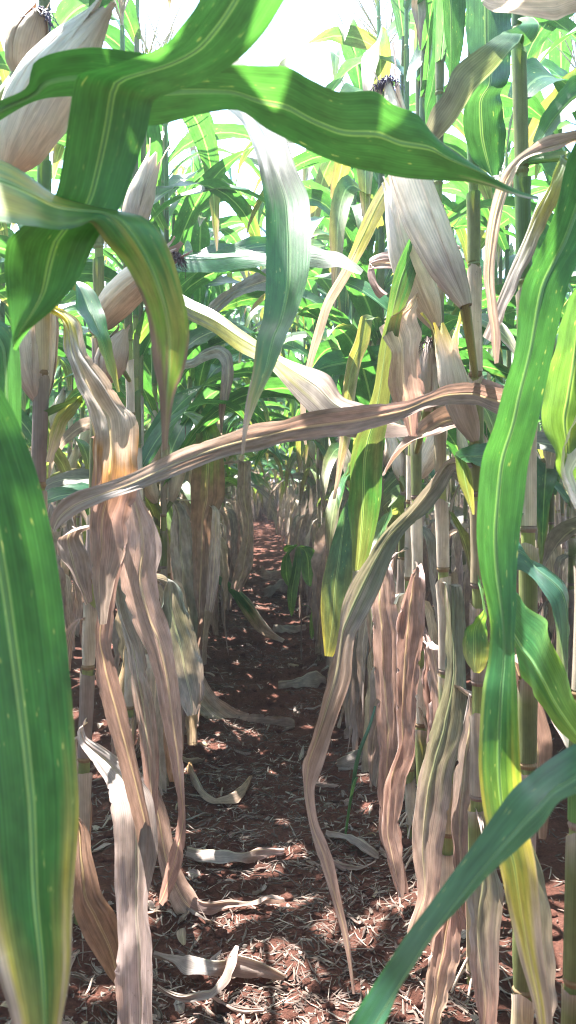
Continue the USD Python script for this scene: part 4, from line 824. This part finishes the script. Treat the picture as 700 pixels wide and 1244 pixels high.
# ------------------------------------------------------------------ the other plants: kinds, then copies
KINDS, KPTS = [], []
N_KINDS = 9
for k in range(N_KINDS):
    path = f'/World/maize_kind_{k + 1:03d}'
    stage.CreateClassPrim(path)
    rng = np.random.default_rng(500 + k)
    H = rng.uniform(2.4, 2.75)
    at, nodes = build_stalk(path, (0, 0), H, rng.normal(0, 0.012, 2), 500 + k, PALE, rng.uniform(.9, 1.05), z_dry=rng.uniform(1.0, 1.3))
    crown(path, at, nodes, H, 500 + k, np.zeros(3), math.pi / 2, ears=1 + (k % 3 == 0), nu=5, n=18, z_green=(0.55, 0.80 + 0.07 * (k % 4)))
    build_tassel(path, at(H - 0.01), 500 + k)
    KINDS.append(path)
    KPTS.append(np.vstack([np.array(UsdGeom.Mesh(c).GetPointsAttr().Get()) for c in stage.GetPrimAtPath(path).GetAllChildren() if c.GetName().startswith('leaf')]))
    tag(path, kind=None)

COUNT = [0]


def plant_copy(x, y, rng, label, group, s=None):
    path = free_plant()
    xf = UsdGeom.Xform.Define(stage, path)
    xf.AddTranslateOp().Set(Gf.Vec3d(float(x), float(y), -0.01))
    s = rng.uniform(0.92, 1.10)
    best = None
    for trial in range(14 if y < 6.5 and abs(x) < 0.8 else 1):     # near plants do not lean their leaves over the path
        rz, kind = rng.uniform(0, 360), int(rng.integers(N_KINDS))
        c, sn = math.cos(math.radians(rz)), math.sin(math.radians(rz))
        q = KPTS[kind] * s
        w = np.stack([q[:, 0] * c - q[:, 1] * sn + x, q[:, 0] * sn + q[:, 1] * c + y, q[:, 2]], -1)
        px, py = HX + w[:, 0] / w[:, 1] * FPX, HY - (w[:, 2] - EYE_Z) / w[:, 1] * FPX
        bad = ((np.abs(w[:, 0] - 0.02) < 0.20) & (w[:, 2] < 0.98)).sum()
        if best is None or bad < best[0]:
            best = (bad, rz, kind)
    rz, kind = best[1], best[2]
    xf.AddRotateZOp().Set(float(rz))
    xf.AddScaleOp().Set(Gf.Vec3f(float(s), float(s), float(s)))
    p = xf.GetPrim()
    p.GetReferences().AddInternalReference(KINDS[kind])
    p.SetInstanceable(True)
    tag(path, label, 'maize plant', group)
    return path


PN = [len(PLANTS) - 1]


def free_plant():
    PN[0] += 1
    return f'/World/maize_plant_{PN[0]:03d}'


rng = np.random.default_rng(2024)
ORD = ['first', 'second', 'third', 'fourth', 'fifth', 'sixth', 'seventh', 'eighth']
ROWS = [(-0.4, 2.62, 15.5, 'left'), (0.4, 2.48, 15.5, 'right'), (-1.2, 1.3, 12.0, 'second left'), (1.2, 1.3, 12.0, 'second right'), (-2.0, 3.0, 9.0, 'third left'), (2.0, 3.0, 9.0, 'third right')]
TEXT = {'left': 'maize plant farther down the row on the left of the path', 'right': 'maize plant farther down the row on the right of the path',
        'second left': 'maize plant in the second row to the left, behind the path row', 'second right': 'maize plant in the second row to the right, behind the path row',
        'third left': 'maize plant in the third row to the left of the path', 'third right': 'maize plant in the third row to the right of the path'}
for x0, y0, y1, row in ROWS:
    y, n_ = y0, 0
    while y < y1:
        if not (row == 'left' and (abs(y - 3.35) < 0.12 or abs(y - 4.6) < 0.12)) and not (row == 'right' and abs(y - 3.45) < 0.12):
            n_ += 1
            lab = TEXT[row]
            if n_ <= 8 and row in ('left', 'right'):
                lab = f'{ORD[n_ - 1]} maize plant behind the near ones in the row on the {row} of the path'
            elif n_ <= 5 and row.startswith('second'):
                lab = f'{ORD[n_ - 1]} nearest maize plant of the {row} row, seen between the path row stalks'
            plant_copy(x0 + rng.normal(0, 0.022), y, rng, lab, 'maize plants of the ' + row + ' row')
        y += rng.uniform(0.16, 0.26) * (0.82 if abs(x0) < 1 and y < 7.5 else 1.0) * (1.0 if abs(x0) < 1 else 1.25) * (1 + 0.25 * (y > 9))
print('plants', PN[0] + 1)

# maize standing round and behind the viewer
rows_ = []
for x0, ya, yb in ((-.4, -3.2, -.85), (.4, -3.2, -.85), (-1.2, -3.2, 1.0), (1.2, -3.2, 1.0), (-2.0, -3.2, 2.7), (2.0, -3.2, 2.7), (-2.8, -3, 9), (2.8, -3, 9)):
    y = ya
    while y < yb:
        rows_.append((x0 + rng.normal(0, .03), y, -.01)); y += rng.uniform(.22, .32)


def field(path, pos, rng):
    far = UsdGeom.PointInstancer.Define(stage, path)
    pr = []
    for k in KINDS[:5]:
        x = UsdGeom.Xform.Define(stage, path + '/kind_' + k[-3:])
        x.GetPrim().GetReferences().AddInternalReference(k)
        pr.append(x.GetPath())
    far.CreatePrototypesRel().SetTargets(pr)
    ori, idx, sc = [], [], []
    for p in pos:
        a = rng.uniform(0, 6.28); s = rng.uniform(.95, 1.1)
        ori.append(Gf.Quath(math.cos(a / 2), 0, 0, math.sin(a / 2))); idx.append(int(rng.integers(5))); sc.append((s, s, s))
    far.CreatePositionsAttr([Gf.Vec3f(*map(float, p)) for p in pos]); far.CreateOrientationsAttr(ori); far.CreateProtoIndicesAttr(idx); far.CreateScalesAttr([Gf.Vec3f(*map(float, s)) for s in sc])


field('/World/surrounding_maize', rows_, rng)
tag('/World/surrounding_maize', 'outer maize rows standing beside and behind the rows in view', 'maize field', kind='stuff')

# the far end of the field
pos = []
for r in range(-7, 7):  # the rows run on
    x0 = 0.4 + 0.8 * r
    start = 15.7 if abs(x0) < 0.5 else (13.2 if abs(x0) < 1.5 else 9.2)
    y = start if abs(x0) < 3.3 else 9.2
    while y < 28:
        pos.append((x0 + rng.normal(0, .03), y, -.01)); y += rng.uniform(.3, .45)
for x0 in np.arange(-1.0, 1.05, 0.28):
    for y0 in (18.0, 18.7, 19.4, 20.4, 21.4, 22.4):
        pos.append((x0 + rng.normal(0, .08), y0 + rng.normal(0, .2), -.01))
field('/World/far_maize', pos, rng)
tag('/World/far_maize', 'far mass of maize closing the end of the path', 'maize field', kind='stuff')

# ------------------------------------------------------------------ fallen leaves on the path
def fallen(stations, tones, label, lift=0.006, **kw):
    """a dead leaf on the soil: rows (x, y, x, y) seen in the photograph, laid on the ground"""
    NSEED[0] += 3
    st = np.array(stations, float)
    def on(px, py):
        d = EYE_Z / ((py - HY) / FPX)
        for _ in range(3):
            z = float(ground_height(np.array((px - HX) / FPX * d), np.array(d))) + lift
            d = (EYE_Z - z) / ((py - HY) / FPX)
        return np.array([(px - HX) / FPX * d, d, z])
    L = np.stack([on(a[0], a[1]) for a in st]); R = np.stack([on(a[2], a[3]) for a in st])
    m = (L + R) / 2
    L, R = m + (L - m) * 0.6, m + (R - m) * 0.6
    s = np.concatenate([[0], np.cumsum(np.linalg.norm(np.diff(m, axis=0), axis=1))])
    q = np.linspace(0, s[-1], 30)
    L, R = PchipInterpolator(s, L)(q), PchipInterpolator(s, R)(q)
    wob = 0.008 * (1 + np.sin(np.linspace(0, 4.5, 30) + NSEED[0]))
    L[:, 2] += wob; R[:, 2] += wob[::-1] * 0.6
    o = np.array([m[0, 0], m[0, 1], 0])
    path = thing('fallen_leaf', label, 'fallen leaf', o)
    b = blade(L - o, R - o, tones, NSEED[0], nu=9, cup=-.40, ripple=.12, crumple=.45, nick=.4, waves=3, rib_r=0.0022, **kw)
    p = put(path, 'blade', b, 'leaf')
    put(p, 'midrib', midrib(b, NSEED[0], 0.0022), 'rib')


TN = [(0, 'brown'), (0.4, 'grey'), (0.7, 'brown'), (1, 'rose')]; GY = [(0, 'brown'), (0.5, 'grey'), (1, 'brown')]; RU = [(0, 'orange'), (0.3, 'tan'), (1, 'rust')]; PK = [(0, 'rose'), (0.5, 'brown'), (1, 'pink')]
fallen([(224, 935, 236, 930), (232, 955, 244, 950), (244, 974, 256, 966), (262, 983, 270, 972), (285, 982, 288, 968), (303, 965, 302, 955), (307, 948, 306, 945)], RU, 'curled orange and tan dead leaf like a hook on the soil, left of the path')
fallen([(224, 1050, 226, 1038), (248, 1056, 250, 1045), (280, 1058, 285, 1046), (315, 1048, 318, 1036), (345, 1040, 346, 1034)], TN, 'narrow tan dead leaf lying across the path, left side, above the reddish one')
fallen([(228, 1112, 238, 1088), (246, 1115, 250, 1098), (275, 1108, 278, 1097), (300, 1110, 304, 1099), (330, 1108, 332, 1098), (346, 1102, 347, 1099)], PK, 'pinkish dead leaf lying flat between the two tan ones on the lower path')
fallen([(186, 1168, 186, 1160), (205, 1178, 214, 1168), (218, 1198, 240, 1172), (250, 1200, 268, 1176), (275, 1192, 290, 1168), (320, 1192, 330, 1176), (345, 1192, 347, 1186)], GY, 'large grey dead leaf at the bottom of the path with sunlit patches', lift=.02)
fallen([(190, 1208, 192, 1200), (215, 1218, 218, 1210), (250, 1220, 250, 1208), (275, 1205, 268, 1190), (290, 1185, 278, 1172), (292, 1160, 284, 1156)], TN, 'bent tan leaf strip over the large grey leaf at the bottom', lift=.035)
fallen([(395, 1020, 396, 1014), (415, 1030, 418, 1018), (440, 1042, 444, 1028), (460, 1046, 461, 1038)], GY, 'grey dead leaf on the soil right of the hanging brown tip')
fallen([(403, 1054, 404, 1048), (420, 1060, 424, 1050), (440, 1062, 442, 1052), (457, 1056, 457, 1050)], PK, 'short pink leaf piece just below the grey leaf on the right')
fallen([(337, 838, 340, 833), (360, 838, 364, 832), (380, 838, 384, 828), (396, 832, 398, 826)], GY, 'small pale grey leaf across the path beneath the weed')
fallen([(417, 900, 420, 893), (430, 892, 432, 884), (440, 880, 444, 872), (446, 868, 448, 866)], GY, 'small silver leaf by the grass stem on the right')
fallen([(408, 932, 412, 927), (425, 935, 430, 924), (445, 928, 450, 915), (458, 915, 460, 908)], TN, 'tan leaf end behind the green grass stem')
fallen([(315, 705, 318, 701), (335, 706, 338, 702), (350, 704, 352, 702)], TN, 'pale scrap of leaf far up the path')
fallen([(320, 725, 322, 719), (334, 726, 338, 719), (348, 720, 350, 716)], GY, 'second pale scrap of leaf up the path, left of the weed')
fallen([(330, 770, 333, 764), (350, 772, 354, 766), (372, 768, 374, 764)], TN, 'tan leaf strip on the soil beneath the weed leaves')
fallen([(400, 745, 404, 735), (412, 730, 418, 722), (424, 712, 428, 708)], PK, 'dead leaf leaning at the foot of the right row beside the weed')
fallen([(250, 1225, 252, 1215), (285, 1232, 290, 1222), (320, 1238, 322, 1230)], PK, 'thin strip of leaf at the bottom edge of the path')

# ------------------------------------------------------------------ weeds on the path
def weed():
    d = 4.45
    o = np.array([P(366, 792, d)[0], d, 0])
    path = thing('weed', 'broad leaved green weed on a thin bare stem standing in the path', 'weed', o)
    top = P(360, 664, d) - o
    s = np.linspace(0, 1, 9)[:, None]
    put(path, 'stem', tube(np.array([0.0, 0, -.01]) * (1 - s) + top * s + np.array([.012, 0, 0]) * np.sin(s * 3), np.linspace(.0045, .003, 9), 7, PAL['brown'][0], 1.0, 3), 'husk')
    G = [(0, 'lime'), (0.2, 'green'), (1, 'lime')]
    for k, (st, dd) in enumerate([([(361, 664, 358, 666), (352, 668, 352, 674), (343, 680, 354, 684), (341, 695, 357, 698), (345, 705, 357, 708), (350, 712, 353, 713)], -.04),
                                  ([(360, 664, 364, 664), (357, 680, 366, 676), (354, 698, 366, 690), (349, 720, 362, 716), (350, 735, 359, 735), (354, 748, 355, 749)], -.10),
                                  ([(362, 664, 366, 662), (366, 672, 378, 668), (366, 690, 385, 680), (368, 702, 384, 694), (374, 711, 380, 708), (377, 713, 378, 712)], -.06),
                                  ([(364, 663, 368, 663), (376, 666, 382, 668), (384, 674, 386, 684), (383, 682, 386, 688)], .03),
                                  ([(357, 663, 362, 662), (349, 662, 354, 668), (344, 667, 346, 671)], .05)]):
        a = np.array(st, float)
        L = np.stack([P(q[0], q[1], d + dd * i / len(a) - .012) - o for i, q in enumerate(a)]); R = np.stack([P(q[2], q[3], d + dd * i / len(a) + .012) - o for i, q in enumerate(a)])
        t = np.linspace(0, 1, len(a)); q = np.linspace(0, 1, 18)
        b = blade(PchipInterpolator(t, L)(q), PchipInterpolator(t, R)(q), G, 70 + k, nu=7, cup=.15, ripple=.02)
        put(path, 'leaf', b, 'leaf')
    a = np.array([(379, 742, 382, 744), (376, 755, 384, 755), (376, 765, 382, 768), (378, 776, 380, 776)], float)
    L = np.stack([P(q[0], q[1], d) - o for q in a]); R = np.stack([P(q[2], q[3], d) - o for q in a]); t = np.linspace(0, 1, 4); q = np.linspace(0, 1, 12)
    put(path, 'leaf', blade(PchipInterpolator(t, L)(q), PchipInterpolator(t, R)(q), [(0, 'lime'), (1, 'lime')], 79, nu=7), 'leaf')
    put(path, 'leaf_stalk', tube(np.stack([P(366, 735, d) - o, P(374, 736, d) - o, P(381, 744, d) - o]), .0018, 5, PAL['lime'][0], .2, 5), 'husk')


weed()
d = 2.28
o = np.array([P(422, 1012, d)[0], d, 0])
gp = thing('grass_stem', 'single dark green grass stem curving up from the path on the right', 'grass', o)
pts = np.stack([P(420, 1014, d), P(424, 985, d), P(428, 962, d - .01), P(432, 935, d - .02), (P(440, 905, d - .02)), P(450, 880, d), P(456, 858, d + .02)]) - o
s = np.linspace(0, 1, 24)
put(gp, 'stem', tube(PchipInterpolator(np.linspace(0, 1, 7), pts)(s), np.interp(s, [0, .3, .5, .9, 1], [.0035, .0045, .006, .004, .003]), 7, *profile([(0, 'lime'), (0.4, 'green'), (1, 'blue')], s), 9, flat=.5), 'husk')
a = np.array([(425, 970, 429, 965), (427, 955, 433, 950), (432, 945, 436, 944)], float)
L = np.stack([P(q[0], q[1], d - .02) - o for q in a]); R = np.stack([P(q[2], q[3], d - .03) - o for q in a]); q = np.linspace(0, 1, 10)
put(gp, 'blade', blade(PchipInterpolator([0, .5, 1], L)(q), PchipInterpolator([0, .5, 1], R)(q), [(0, 'lime'), (1, 'green')], 81, nu=5), 'leaf')

# ------------------------------------------------------------------ thin air volume added to stand in for veiling lens glare
hz = trimesh.creation.box(extents=(500, 500, 4.7))
hz.apply_translation((0, 0, 1.2))
M['air'] = usdkit.material(stage, '/World/Looks/air_look', {'v': ('principled_volume', {'color': (0.93, 0.96, 1.0), 'density': 0.006, 'anisotropy': 0.55})}, [], volume='v.volume')
usdkit.mesh(stage, '/World/glare_haze', hz, M['air'])
tag('/World/glare_haze', 'thin hazy air added among the maize rows to imitate lens glare', 'glare_haze', kind='stuff')
